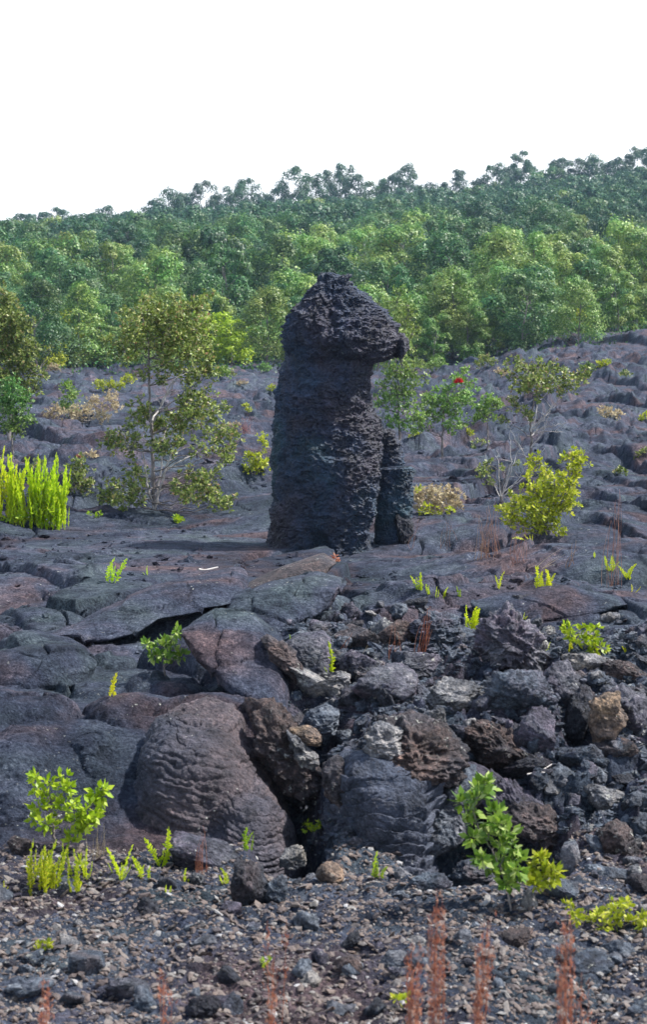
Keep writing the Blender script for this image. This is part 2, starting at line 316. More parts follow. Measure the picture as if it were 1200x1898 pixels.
# raised plates traced on the crust, and the hollows between the mounds
def inpoly(P):
    w_x = XX+.05*fb2(XX*3, YY*3, 3, 77); w_y = YY+.08*fb2(XX*3, YY*3, 3, 78); sd = np.full(XX.shape, -1e9)
    ins = np.zeros(XX.shape, bool); dist = np.full(XX.shape, 1e9); n = len(P)
    lo = np.min(P, 0)-.5; hi = np.max(P, 0)+.5; m = (XX > lo[0]) & (XX < hi[0]) & (YY > lo[1]) & (YY < hi[1])
    x = w_x[m]; y = w_y[m]; i_ = np.zeros(x.shape, bool); d_ = np.full(x.shape, 1e9)
    for k in range(n):
        (x0, y0), (x1, y1) = P[k], P[(k+1) % n]
        i_ ^= ((y0 > y) != (y1 > y)) & (x < (x1-x0)*(y-y0)/(y1-y0+1e-12)+x0)
        t = np.clip(((x-x0)*(x1-x0)+(y-y0)*(y1-y0))/((x1-x0)**2+(y1-y0)**2), 0, 1); d_ = np.minimum(d_, np.hypot(x-x0-t*(x1-x0), y-y0-t*(y1-y0)))
    out = np.zeros(XX.shape); out[m] = np.where(i_, d_, -d_); out[~m] = -9; return out
def raised(pts, h, sharp=.05, rnd=.0, tx=0, ty=0, flat=.8):
    global Z
    P = [proj(*p) for p in pts]; sd = inpoly(P); m = sst(-.01, sharp, sd); cx, cy = np.mean(P, 0)
    base = prof(np.array([cx]), np.array([cy]))[0]
    tgt = prof(XX, YY)+h+tx*(XX-cx)+ty*(YY-cy)+rnd*np.sqrt(np.clip(sd, 0, 1))+.02*fb2(XX*2, YY*2, 4, 90)+.006*fb2(XX*14, YY*14, 3, 91)
    Z = np.where(sd > -.02, Z*(1-m)+(Z*(1-flat)+tgt*flat)*m, Z)
raised([(0, 1020), (330, 1012), (500, 1014), (590, 1032), (400, 1052), (240, 1066), (0, 1062)], .12, .035)
raised([(80, 1146), (250, 1092), (440, 1058), (458, 1072), (450, 1108), (300, 1122), (265, 1140), (140, 1152)], .21, .035)
raised([(452, 1068), (600, 1034), (624, 1046), (605, 1060), (460, 1092)], .17, .035)
raised([(408, 1132), (430, 1088), (590, 1060), (650, 1072), (600, 1120), (470, 1152)], .19, .04)
raised([(330, 1140), (430, 1128), (520, 1185), (540, 1290), (470, 1290), (400, 1240), (330, 1190)], .12, .10, .12)
#raised([(0, 1180), (120, 1186), (178, 1215), (165, 1252), (0, 1268)], .12, .1, .14)
#raised([(0, 1120), (220, 1150), (350, 1165), (300, 1196), (120, 1176), (0, 1160)], .06, .06)
#raised([(0, 1272), (150, 1262), (260, 1290), (250, 1330), (130, 1352), (0, 1345)], .07, .12, .12)
#raised([(640, 1050), (830, 1025), (1060, 1040), (1190, 1075), (1080, 1110), (860, 1110), (700, 1090)], .12, .12, .08)
#raised([(860, 1120), (1060, 1130), (1200, 1150), (1200, 1200), (1000, 1190), (850, 1150)], .10, .1, .06)
def hollow(px, py, rx, ry, dep, dy=0):
    global Z
    x0, y0 = proj(px, py); y0 += dy; r = ((XX-x0)/rx)**2+((YY-y0)/ry)**2; Z = Z-dep*np.exp(-r**1.5)
hollow(545, 1500, .14, .55, .7); hollow(505, 1430, .12, .3, .3, .1); hollow(640, 1330, .14, .22, .2); hollow(885, 1575, .26, .5, .6); hollow(985, 1590, .14, .4, .4); hollow(800, 1600, .1, .3, .3)
hollow(575, 1310, .14, .3, .4, -.05);  hollow(925, 1425, .13, .25, .45); hollow(1075, 1330, .1, .25, .2)
ZG = Z
def H(x, y):
    x = np.atleast_1d(np.asarray(x, float)); y = np.atleast_1d(np.asarray(y, float)); u = x/np.maximum(y, 6)
    i = np.clip(np.searchsorted(dd, y)-1, 0, n_r-2); j = np.clip(np.searchsorted(uu, u)-1, 0, n_c-2)
    a = np.clip((y-dd[i])/(dd[i+1]-dd[i]), 0, 1); b = np.clip((u-uu[j])/(uu[j+1]-uu[j]), 0, 1)
    return (ZG[i, j]*(1-b)+ZG[i, j+1]*b)*(1-a)+(ZG[i+1, j]*(1-b)+ZG[i+1, j+1]*b)*a
def G(px, py, dmin=5.2, dmax=330):    # where the ray of a picture point meets the ground
    a, c = ray(px, py); d = np.geomspace(dmin, dmax, 3000); z = EYE+c*d; h = H(a*d, d); k = int(np.argmax(z < h))
    if not (z < h).any(): k = int(np.argmin(z-h))
    return np.array((a*d[k], d[k], h[k]))
i = np.arange(n_r-1)[:, None]*n_c; j = np.arange(n_c-1)[None]
quads = np.stack((i+j, i+j+1, i+n_c+j+1, i+n_c+j), -1).reshape(-1, 4)
tag(mesh('ground', np.stack((XX, YY, ZG), -1).reshape(-1, 3), quads, M['field']), kind='structure')
# ------------------------------------------------------------------ rocks
def ico(sub):
    bm = bmesh.new(); bmesh.ops.create_icosphere(bm, subdivisions=sub, radius=1); V = np.array([v.co[:] for v in bm.verts]); T = np.array([[v.index for v in f.verts] for f in bm.faces]); bm.free(); return V, T
ICO = {k: ico(k) for k in (1, 2, 3, 4, 5, 6)}
def rockverts(sub, seed, dims, nplanes=16, rough=.06, freq=2.5, soft=30, sharp=.35):
    r = np.random.default_rng(seed); V, T = ICO[sub]; n = rdir(nplanes, r); dist = r.uniform(.55, 1.0, nplanes)
    c = np.maximum(V @ n.T, 1e-3)/dist; rad = 1/((c**soft).sum(1)**(1/soft)); P = V*np.minimum(rad, 1.15)[:, None]
    P = P/np.abs(P).max(0)
    o = r.uniform(-50, 50, 3); Q = P+o
    st_ = fb3(Q*np.array((1, 1, 2.4)), freq*1.1, 4, seed+7, True, .6)
    P = P*(1+rough*2.4*fb3(Q, freq*.8, 5, seed, False, .6)+rough*1.5*fb3(Q, freq*3, 4, seed+3, True, .65)+rough*1.1*st_)[:, None]
    return P*np.asarray(dims), T
def rock(name, px, py, wpx, hpx, m, label, cat='rock', Y=None, dep=1.0, tilt=0, seed=None, sub=5, rough=.075, freq=2.6, planes=14, group=None, sink=0, soft=32, parent=None, yaw=0):
    """px,py: centre of the stone in the picture; wpx,hpx its width and height there; sits at distance Y (default: the ground's)"""
    if Y is None: Y = G(px, py+hpx*.42)[1]+.5*wpx/F*9*dep*.5
    elif cat == 'rock' and name == 'lava_rock': Y = min(Y, G(px, py+hpx*.3)[1]+.15*wpx/F*9*dep)
    c = W(px, py, Y); k = Y/F; rx = wpx*k/2; rz = hpx*k/2; ry = dep*(rx+rz)/2
    V, T = rockverts(sub, seed or int(px*7+py), (1, 1, 1), planes, rough, freq, soft)
    V = V*np.array((rx, ry, rz))
    if tilt: 
        t = R(tilt); V = V@np.array(((math.cos(t), 0, math.sin(t)), (0, 1, 0), (-math.sin(t), 0, math.cos(t))))
    if yaw:
        t = R(yaw); V = V@np.array(((math.cos(t), math.sin(t), 0), (-math.sin(t), math.cos(t), 0), (0, 0, 1)))
    o = mesh(name, V, T, m); o.location = tuple(c-(0, 0, sink)); return tag(o, label, cat, group)
# --- the lava pillar
def column(name, tab, Y, m, dr=.85, ex=2.0, amp=.045, nz=520, na=520, seed=0, parent=None, closed_top=True, strat=.16, ox=0, cave=None, origin=None):
    tab = np.array(tab, float); py = np.linspace(tab[0, 0], tab[-1, 0], nz); L = np.interp(py, tab[:, 0], tab[:, 1]); Rr = np.interp(py, tab[:, 0], tab[:, 2])
    k = np.ones(9)/9; 
    for a in (L, Rr): a[4:-4] = np.convolve(a, k, 'valid')
    th = np.arange(na)/na*2*math.pi; c = np.cos(th); s = np.sin(th); f = (np.abs(c)**ex+np.abs(s)**ex)**(-1/ex); ux, uy = c*f, s*f
    zz = np.array([W(600, p, Y)[2] for p in py]); cx = ((L+Rr)/2-600)/F*Y; hw = (Rr-L)/2/F*Y
    X = cx[:, None]+hw[:, None]*ux[None]; Yy = Y+dr*hw[:, None]*uy[None]*np.clip(1-.0*hw[:, None], .2, 1); Zz = np.repeat(zz[:, None], na, 1)
    P = np.stack((X, Yy, Zz), -1).reshape(-1, 3); Nn = np.stack((np.broadcast_to(ux, X.shape), np.broadcast_to(uy, X.shape), np.zeros_like(X)), -1).reshape(-1, 3)
    Q = P*np.array((1, 1, 1+strat*2))+seed*13.7; t = np.minimum(np.repeat(hw, na)/.12, 1)
    d = amp*(1.7*fb3(Q, 1.7, 4, seed)+.9*fb3(Q, 5.5, 5, seed+4, True, .62)-.5*fb3(Q, 11, 4, seed+6, True, .6)+.35*fb3(Q, 26, 3, seed+9, True, .65))
    lay = P[:, 2]*7+1.1*fb3(P, 1.3, 3, seed+20); d += amp*.55*(np.abs(lay-np.floor(lay)-.5)*2-.5)*np.clip(fb3(P, .9, 2, seed+2)+.6, 0, 1)*strat*2
    d -= d.mean()+amp*.15; P = P+Nn*(d*t)[:, None]; P[:, 2] += (amp*.5*fb3(Q+31, 5, 3, seed+7)*t)
    if cave:
        for cpx, cpy, rxp, ryp, dep in cave:
            q = W(cpx, cpy, Y); r = ((P[:, 0]-q[0])/(rxp*Y/F))**2+((P[:, 2]-q[2])/(ryp*Y/F))**2; m_ = (P[:, 1] < Y)
            P[:, 1] += np.where(m_, dep*np.exp(-r**2), 0)
    top = len(P); P = np.vstack((P, P[:na].mean(0)+(0, 0, .01), P[-na:].mean(0)))
    i = np.arange(nz-1)[:, None]*na; j = np.arange(na)[None]; q = np.stack((i+j, i+(j+1) % na, i+na+(j+1) % na, i+na+j), -1)[..., ::-1].reshape(-1, 4)
    j = np.arange(na); t1 = np.stack((np.full(na, top), j, (j+1) % na), -1)[:, ::-1]; b0 = (nz-1)*na; t2 = np.stack((np.full(na, top+1), b0+(j+1) % na, b0+j), -1)[:, ::-1]
    if origin is not None: P = P-origin
    return mesh(name, P, [q, np.vstack((t1, t2))], m, parent)
PB = W(600, 1035, 20.0)
pil = thing('lava_tree_mould', PB, 'tall dark lava pillar with a bulging dog-like head, standing at the centre', 'lava pillar')
column('shaft', [(600, 552, 690), (640, 541, 702), (675, 531, 700), (690, 526, 696), (720, 517, 691), (760, 513, 696), (800, 508, 705), (850, 503, 706), (900, 502, 702), (930, 505, 697), (960, 500, 693), (1000, 496, 690), (1030, 493, 690), (1070, 488, 698)], 20.0, M['pillar'], .9, 2.2, .062, parent=pil, origin=PB, cave=[(592, 1004, 20, 22, .16)])
column('cap', [(505, 604, 620), (510, 600, 632), (518, 592, 646), (530, 580, 662), (545, 564, 678), (560, 552, 692), (580, 541, 708), (600, 535, 722), (620, 531, 728), (640, 530, 734), (652, 532, 731), (662, 537, 722), (672, 550, 706), (680, 575, 680)], 19.96, M['pillar'], .92, 2.0, .085, nz=260, seed=3, parent=pil, origin=PB)
def pchild(o): o.parent = pil; o.location = tuple(np.array(o.location)-PB); [o.__delitem__(k) for k in ('label', 'category') if k in o]; return o
pchild(rock('knob', 739, 646, 30, 46, M['pillar'], 'x', Y=19.9, dep=1.1, rough=.14, tilt=-15, seed=5))
pchild(rock('crest', 622, 527, 52, 26, M['pillar'], 'x', Y=19.9, dep=1.1, rough=.2, tilt=28, seed=8))
pchild(rock('crest', 604, 532, 34, 36, M['pillar'], 'x', Y=20.0, dep=1.1, rough=.2, tilt=-20, seed=19))
st = thing('lava_stump', W(730, 1035, 20.3), 'short square-topped dark lava stump against the right foot of the tall pillar', 'lava stump')
SB = W(730, 1035, 20.3)
column('shaft', [(866, 708, 762), (869, 704, 768), (900, 702, 768), (950, 697, 765), (1000, 694, 755), (1030, 692, 748), (1060, 690, 750)], 20.3, M['pillar'], .8, 3.6, .035, nz=200, na=200, seed=5, parent=st, origin=SB)
column('upper_fin', [(794, 710, 728), (800, 707, 737), (815, 706, 737), (820, 705, 746), (850, 704, 748), (900, 704, 748)], 20.42, M['pillar'], .9, 3.0, .035, nz=120, na=150, seed=6, parent=st, origin=SB)
rock('lava_rock', 748, 985, 36, 66, M['dark'], 'dark upright lava block leaning on the right side of the square-topped stump', Y=20.7, dep=1)
# --- ropy mounds of folded crust
def mound(name, x0, x1, ytop, ybot, Y, m, label, ry=.6, seed=0, slope=0, amp=.013, wl=.027, skew=0, ex=2.5, saw=False):
    nu, nv = 420, 320; a, b = np.meshgrid(np.linspace(-1, 1, nu), np.linspace(0, 1, nv)); th = a*math.pi
    k = Y/F; rx = (x1-x0)/2*k; zt = W(0, ytop, Y)[2]; zb = W(0, ybot, Y)[2]-.12; hz = zt-zb
    v = b*math.pi/2; cv = np.clip(np.cos(v), 0, 1)**(2/ex); sv = np.sin(v)**(2/ex); c, s = np.cos(th), np.sin(th)
    P = np.stack((rx*cv*np.sign(c)*np.abs(c)**.9, ry*cv*np.sign(s)*np.abs(s)**.9, hz*sv), -1).reshape(-1, 3)
    N = nrm(P/np.array((rx, ry, hz))**2+1e-6)
    Pn = P+seed*5.1; d = .10*fb3(Pn, 2.4, 3, seed)+.04*fb3(Pn, 6, 4, seed+5)
    ph = (P[:, 2]+P[:, 0]*slope+.09*fb3(Pn, 1.6, 3, seed+1)+.030*fb3(Pn*np.array((1, 1, .3)), 8, 4, seed+6)+.008*fb3(Pn, 40, 2, seed+16))/wl
    fr = ph-np.floor(ph); fold = (np.sqrt(np.clip(1-(2*fr-1)**2, 0, 1)) if not saw else .1+1.1*fr**.7*(1-sst(.86, 1, fr))); ph2 = ph*.37+.6*fb3(Pn, 5, 2, seed+17); fr2 = ph2-np.floor(ph2); fold2 = np.sqrt(np.clip(1-(2*fr2-1)**2, 0, 1))
    mod = np.clip(.7+1.6*fb3(Pn, 3.4, 4, seed+2), .1, 1.3)*(.3+1.0*_h(np.floor(ph).astype(np.int64), np.zeros(len(ph), np.int64), 0, seed))
    if saw: mod = .75+.5*mod
    d += amp*(fold*1.5-1)*mod+amp*1.3*fold2*np.clip(.5+1.5*fb3(Pn, 2.1, 3, seed+22), 0, 1)+.012*fb3(Pn, 14, 4, seed+3, True)+.004*fb3(Pn, 60, 2, seed+4)
    ck = vor2(P[:, 0]*4.1+.8*fb3(P, 4, 4, 4), P[:, 2]*3.2+P[:, 1]+.6*fb3(P, 5, 4, 5), seed+4); d -= (.018 if saw else .010)*(1-sst(0, .05, ck[1]-ck[0]))*np.clip(.4+2*fb3(Pn, 3, 2, 8), 0, 1)+((ck[2]-.5)*.03 if saw else 0)
    P = P+N*d[:, None]; P[:, 0] += skew*(hz-P[:, 2])
    i = np.arange(nv-1)[:, None]*nu; j = np.arange(nu-1)[None]; q = np.stack((i+j, i+j+1, i+nu+j+1, i+nu+j), -1).reshape(-1, 4)
    o = mesh(name, P, q, m); o.location = ((x0+x1)/2*k-600*k, Y, zb); return tag(o, label, 'lava mound')
mound('ropy_lava_mound', 200, 520, 1322, 1600, 9.45, M['rope'], 'broad low ropy lava mass with wrinkled crust above the ferns, left of the dark hollow', .85, 1, slope=.16, skew=.16, amp=.011, ex=2.3)
mound('ropy_lava_mound', 350, 548, 1462, 1600, 8.95, M['rope'], 'low wrinkled lava snout below the broad ropy mass, beside the dark hollow', .45, 7, slope=.25, skew=.05, amp=.010)
mound('ropy_lava_mound', 612, 822, 1400, 1625, 9.05, M['rope'], 'broken ropy lava mass with straight ledges right of the dark hollow', .6, 2, slope=-.03, amp=.020, wl=.055, ex=4.2, saw=True)
mound('smooth_lava_mound', -90, 150, 1345, 1590, 9.45, M['field'], 'smooth grey billow of lava behind the lime green shrub at the left edge', .75, 3, amp=.002, wl=.1, ex=2.2, skew=.03)
mound('smooth_lava_mound', 100, 258, 1350, 1570, 9.55, M['field'], 'dark rounded lava billow between the grey billow and the ropy mass', .6, 4, amp=.003, wl=.08, ex=2.2)
# --- traced stones
B = 'rock'
def slab(pts, Y, thick, m, label, lean=0, p=3.0, rough=.02, seed=1, freq=6):
    pts = np.array(pts, float); c0 = pts.mean(0); n = 220; seg = np.roll(pts, -1, 0)-pts; ln = np.hypot(*seg.T); cum = np.concatenate(([0], np.cumsum(ln))); t = np.linspace(0, cum[-1], n, endpoint=False)
    k_ = np.clip(np.searchsorted(cum, t, 'right')-1, 0, len(pts)-1); b = pts[k_]+seg[k_]*((t-cum[k_])/ln[k_])[:, None]; ker = np.ones(5)/5
    b = np.stack([np.convolve(np.concatenate((b[-2:, q], b[:, q], b[:2, q])), ker, 'valid') for q in (0, 1)], 1)
    Y = min(Y, G(c0[0], pts[:, 1].max()-6)[1]+thick*.4); rr = np.sin(np.linspace(0, math.pi/2, 46)); V = []
    for side in (-1, 1):
        R_ = rr if side < 0 else rr[::-1][1:]
        for q in R_:
            P2 = c0+(b-c0)*q; V.append(np.stack(((P2[:, 0]-600)/F*Y, np.full(n, side*thick*(1-q**p)**.6), -(P2[:, 1]-c0[1])/F*Y), 1))
    V = np.array(V); V[:, :, 0] -= (c0[0]-600)/F*Y; nr_ = len(V); P = V.reshape(-1, 3); P[:, 1] += lean*P[:, 2]
    Q = P+seed*3.3; cen = nrm(P*np.array((1, 2, 1))+1e-6); P = P+cen*(rough*(fb3(Q, freq, 5, seed, True, .6)+.8*fb3(Q*np.array((1, 1, 2.5)), freq*2.2, 4, seed+2, True, .6)+.5*fb3(Q, freq*6, 3, seed+5)))[:, None]
    i = np.arange(nr_-1)[:, None]*n; j = np.arange(n)[None]; q = np.stack((i+j, i+n+j, i+n+(j+1) % n, i+(j+1) % n), -1)[..., ::-1].reshape(-1, 4)
    if m is M['field']:
        Qc = P+seed; vc = vor2(Qc[:, 0]*2.6+.5*fb3(Q, 2, 3, 3), (Qc[:, 2]*2.2+Qc[:, 1])*1.7+.4*fb3(Q, 2.5, 3, 4), seed); P[:, 2] += -.030*(1-sst(0, .035, vc[1]-vc[0]))+(vc[2]-.5)*.035+.02*fb3(Q, 2.2, 4, seed+9)
    o = mesh('lava_rock', P, q, m); o.location = tuple(W(c0[0], c0[1], Y)-(0, 0, .035 if m is M['field'] else 0)); return tag(o, label, 'rock')
slab([(532, 1194), (548, 1180), (600, 1172), (614, 1196), (612, 1235), (604, 1266), (565, 1244), (540, 1218)], 10.9, .07, M['purple'], 'smooth purple-grey crust plate standing like a seat back above the hollow', .5, 4, .012, 11)
slab([(488, 1188), (500, 1184), (530, 1200), (552, 1236), (548, 1262), (528, 1240), (508, 1218)], 10.7, .08, M['brown'], 'brown-rimmed crust plate left of the seat-shaped plate', .2, 3, .03, 12)
slab([(528, 1226), (552, 1236), (580, 1252), (608, 1266), (636, 1244), (648, 1256), (618, 1290), (580, 1280), (548, 1258)], 10.55, .08, M['pale'], 'thin pale rim of crust curving under the seat-shaped plate', 0, 3, .03, 13)
slab([(472, 1340), (508, 1322), (540, 1346), (562, 1398), (592, 1430), (606, 1466), (560, 1468), (515, 1440), (486, 1396)], 9.3, .12, M['brown'], 'brown ridge of crust leaning over the dark hollow', .3, 2.5, .05, 15)
slab([(540, 1350), (576, 1351), (594, 1362), (590, 1380), (566, 1376), (545, 1364)], 9.25, .06, M['tan'], 'flat tan stone lying below the blue-grey boulder', 0, 3, .015, 16)
slab([(538, 1362), (556, 1374), (572, 1392), (586, 1410), (578, 1426), (556, 1416), (546, 1392)], 9.2, .05, M['pale'], 'pale lichen-covered strip of rock below the tan stone', 0, 3, .03, 17)
slab([(562, 1348), (578, 1318), (604, 1310), (626, 1320), (621, 1352), (602, 1374), (576, 1364)], 9.7, .10, M['blue'], 'blue-grey rounded boulder in the middle of the hollow', 0, 3, .02, 18)
slab([(866, 1356), (885, 1342), (915, 1348), (950, 1372), (985, 1396), (1012, 1432), (990, 1446), (950, 1430), (915, 1416), (884, 1402)], 9.5, .16, M['brown'], 'brown overhanging rock roofing a dark hole in the rubble', -.3, 2.5, .06, 19)
slab([(858, 1424), (886, 1428), (876, 1462), (856, 1492), (862, 1530), (840, 1560), (792, 1578), (773, 1556), (796, 1502), (832, 1452)], 8.9, .14, M['blue'], 'long grey slab leaning beside the black cave behind the sapling', .6, 3, .03, 20)
slab([(880, 1432), (930, 1448), (985, 1488), (1030, 1528), (1052, 1572), (1020, 1580), (985, 1550), (940, 1526), (905, 1500), (880, 1472)], 8.95, .22, M['purple'], 'grey arched crust roofing the black cave behind the sapling', .5, 2.5, .05, 31)
slab([(928, 1508), (960, 1492), (1010, 1503), (1040, 1528), (1048, 1562), (1018, 1574), (988, 1548), (945, 1534)], 8.8, .14, M['brown'], 'brown rounded crust block right of the sapling', .2, 3, .04, 21)
slab([(690, 1392), (716, 1352), (770, 1342), (830, 1370), (856, 1400), (842, 1430), (800, 1440), (764, 1458), (738, 1444), (704, 1414)], 8.95, .2, M['brown'], 'brown crumbly crust capping the ledged mass', .8, 2.5, .06, 22)
slab([(684, 1364), (704, 1352), (740, 1360), (748, 1394), (716, 1402), (690, 1394)], 8.85, .07, M['pale'], 'rough pale rock on top of the ledged mass', .2, 4, .04, 23)
slab([(604, 1424), (634, 1416), (650, 1440), (646, 1480), (630, 1504), (612, 1470)], 8.85, .1, M['brown'], 'reddish brown upright rock on the right lip of the hollow', .2, 3, .03, 24)
slab([(770, 1158), (800, 1140), (836, 1148), (850, 1180), (820, 1204), (782, 1196)], 12, .14, M['rough'], 'lumpy grey rock behind the red grass tuft', .2, 3, .05, 25)
slab([(1128, 1290), (1148, 1288), (1146, 1312), (1160, 1330), (1150, 1352), (1132, 1372), (1104, 1376), (1102, 1340), (1100, 1300)], 9.8, .09, M['tan'], 'orange-tan knobbly rock column on the right', 0, 3, .022, 26)
slab([(898, 1180), (925, 1150), (950, 1140), (965, 1158), (984, 1196), (990, 1236), (940, 1226), (905, 1210)], 11.6, .12, M['purple'], 'jagged upright rock on the skyline of the rubble slope', .2, 3, .07, 27)
slab([(105, 1152), (180, 1118), (300, 1084), (440, 1058), (458, 1072), (452, 1106), (300, 1124), (266, 1144), (200, 1156)], 17, .30, M['field'], 'long low tilted lava slab crossing the field left of the pillar foot', 3.0, 5, .020, 41, 3)
slab([(456, 1080), (520, 1056), (600, 1034), (624, 1046), (604, 1062), (520, 1078), (462, 1100)], 19, .25, M['brown'], 'narrow brown raised slab pointing at the foot of the pillar', 2.5, 5, .016, 42, 3)
slab([(408, 1134), (428, 1096), (500, 1076), (590, 1062), (645, 1076), (600, 1114), (540, 1142), (470, 1154)], 16, .30, M['field'], 'wide grey slab with crumbling right edge below the narrow brown slab', 2.5, 5, .022, 43, 3)
slab([(330, 1168), (392, 1134), (465, 1136), (520, 1176), (536, 1240), (538, 1292), (488, 1282), (425, 1246), (362, 1206)], 13, .25, M['field'], 'smooth sloping lava sheet between the grey-green sapling and the seat-shaped plate', 1.6, 5, .018, 44, 3)
slab([(-30, 1206), (60, 1190), (140, 1196), (176, 1222), (166, 1252), (80, 1266), (-30, 1270)], 14, .3, M['field'], 'rounded lava toe at the left edge above the grey billow', 1.2, 3, .012, 45, 3)
slab([(870, 1110), (950, 1092), (1060, 1086), (1150, 1094), (1172, 1112), (1100, 1130), (960, 1136), (890, 1128)], 16, .3, M['field'], 'long low swelling of lava below the bunched ferns on the right', 2.0, 3, .014, 46, 3)
rocks = [
 ((497, 1330, 96, 66), M['brown'], 'brown crumbly ledge above the ropy mass', dict(tilt=-24, rough=.12, Y=9.85)),
 ((660, 1182, 84, 60), M['brown'], 'square brown block left of the dark red one, behind the seat-shaped plate', dict(rough=.05, planes=7, soft=20)),
 ((737, 1174, 78, 56), M['brown'], 'dark red-brown block behind the red grass stalk', dict(rough=.06, planes=7, soft=20, tilt=8)),
 ((668, 1232, 70, 54), M['purple'], 'purple block below the square brown block', dict(rough=.07, planes=8)),
 ((712, 1272, 120, 84), M['purple'], 'large purple-grey boulder right of the tall fern frond', dict(rough=.08)),
 ((770, 1236, 100, 60), M['purple'], 'purple rock at the foot of the red grass tuft', dict(rough=.09)),
 ((637, 1370, 44, 42), M['blue'], 'small blue-grey stone right of the rounded boulder', dict(rough=.07, Y=9.7)),
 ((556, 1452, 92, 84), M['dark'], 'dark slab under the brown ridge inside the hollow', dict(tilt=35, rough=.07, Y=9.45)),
 ((827, 1428, 54, 46), M['blue'], 'round blue-grey rock at the right shoulder of the ledged mass', dict(rough=.08, Y=9.1)),
 ((808, 1334, 38, 46), M['pale'], 'small pointed grey stone above the brown crust cap', dict(rough=.1)),
 ((838, 1290, 90, 60), M['pale'], 'knobbly rock speckled with pale lichen in the rubble', dict(rough=.18, Y=10.4)),
 ((985, 1200, 50, 80), M['pale'], 'grey leaning slab beside the jagged upright rock', dict(tilt=-32, rough=.06, dep=.6)),
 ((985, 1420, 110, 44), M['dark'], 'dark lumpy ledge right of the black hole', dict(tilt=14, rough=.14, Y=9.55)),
 ((1005, 1362, 78, 100), M['purple'], 'grey rock pierced by a small round hole', dict(rough=.09, Y=9.75, tilt=-14)),
 ((952, 1290, 130, 84), M['rough'], 'broad rough grey boulder high on the rubble slope', dict(rough=.14, Y=10.3)),
 ((1040, 1262, 90, 70), M['purple'], 'purple-grey boulder left of the tan column', dict(rough=.13, Y=10.4)),
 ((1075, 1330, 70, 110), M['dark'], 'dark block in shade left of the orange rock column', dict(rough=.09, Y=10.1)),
 ((1168, 1318, 84, 90), M['purple'], 'big purple boulder right of the orange rock column', dict(rough=.1, Y=9.9)),
 ((1150, 1388, 104, 36), M['brown'], 'long brown slab beneath the orange rock column', dict(rough=.08, Y=9.6)),
 ((1090, 1226, 90, 34), M['pale'], 'pale flat rock with a notch at the top of the rubble slope', dict(rough=.1, Y=11)),
 ((1160, 1248, 80, 40), M['brown'], 'curled brown rock near the right edge of the rubble top', dict(rough=.12, tilt=-20, Y=10.8)),
 ((1058, 1592, 46, 92), M['blue'], 'smooth blue-grey upright stone right of the sapling', dict(rough=.03, Y=8.75)),
 ((1152, 1556, 74, 76), M['brown'], 'round brown boulder near the right edge below the rubble', dict(rough=.1, Y=8.8)),
 ((1128, 1482, 92, 46), M['pale'], 'long pale-topped rock in the lower rubble slope', dict(tilt=-12, rough=.1, Y=9.05)),
 ((1068, 1402, 66, 50), M['rough'], 'grey rock below the dark block of the rubble slope', dict(rough=.12, Y=9.5)),
 ((1138, 1620, 52, 36), M['blue'], 'blue-grey cobble above the low yellow shrub', dict(rough=.07, Y=8.6)),
 ((1184, 1640, 60, 40), M['dark'], 'dark flat rock behind the low yellow shrub', dict(rough=.08, Y=8.6)),
 ((1040, 1650, 64, 46), M['rough'], 'grey rock left of the low yellow shrub', dict(rough=.1, Y=8.45)),
 ((880, 1622, 90, 50), M['rough'], 'lumpy grey rock in front of the black cave', dict(rough=.13, Y=8.55)),
 ((984, 1668, 34, 42), M['pale'], 'small pointed pale stone below the sapling', dict(rough=.06, Y=8.3)),
 ((800, 1640, 70, 40), M['rough'], 'grey rock left of the sapling on the stony ground', dict(rough=.12, Y=8.4)),
 ((612, 1622, 50, 48), M['tan'], 'wedge-shaped tan stone in front of the ledged mass', dict(rough=.05, planes=7, Y=8.35, tilt=10)),
 ((540, 1592, 50, 44), M['pale'], 'grey hollowed stone at the mouth of the dark hollow', dict(rough=.12, Y=8.5)),
 ((463, 1645, 62, 106), M['dark'], 'black upright lava boulder on the stony ground', dict(rough=.11, Y=8.1)),
 ((514, 1655, 52, 60), M['rough'], 'grey crumbly rock right of the black upright boulder', dict(rough=.13, Y=8.1)),
 ((370, 1590, 140, 70), M['purple'], 'overhanging purple-grey crust at the foot of the ropy mass', dict(tilt=-14, rough=.07, Y=8.75)),
 ((38, 1572, 46, 44), M['brown'], 'brown stone at the left edge below the grey billow', dict(rough=.08, Y=8.5)),
 ((125, 1745, 48, 26), M['pale'], 'flat oval pale stone in the left foreground', dict(rough=.03, Y=7.25)),
 ((158, 1782, 74, 60), M['rough'], 'smooth grey stone below the flat oval stone', dict(rough=.05, Y=7.0)),
 ((643, 1786, 56, 50), M['brown'], 'brown tilted stone in the middle of the foreground gravel', dict(rough=.08, Y=6.95)),
 ((735, 1782, 60, 44), M['blue'], 'blue-grey stone right of the brown tilted foreground stone', dict(rough=.07, Y=6.95)),
 ((378, 1868, 60, 50), M['dark'], 'dark hollowed stone at the bottom edge of the foreground', dict(rough=.1, Y=6.4)),
 ((240, 1835, 84, 50), M['purple'], 'purple stone left of the grey hump in the foreground', dict(rough=.08, Y=6.6)),
 ((1090, 1790, 90, 50), M['rough'], 'grey half-buried rock in the right foreground gravel', dict(rough=.08, Y=7.0)),
 ((960, 1740, 70, 40), M['brown'], 'brown half-buried rock in the right foreground gravel', dict(rough=.1, Y=7.2)),
]
for (px, py, wp, hp), m, lab, kw in rocks:
    rock('lava_rock', px, py, wp, hp, m, lab, B, **kw)
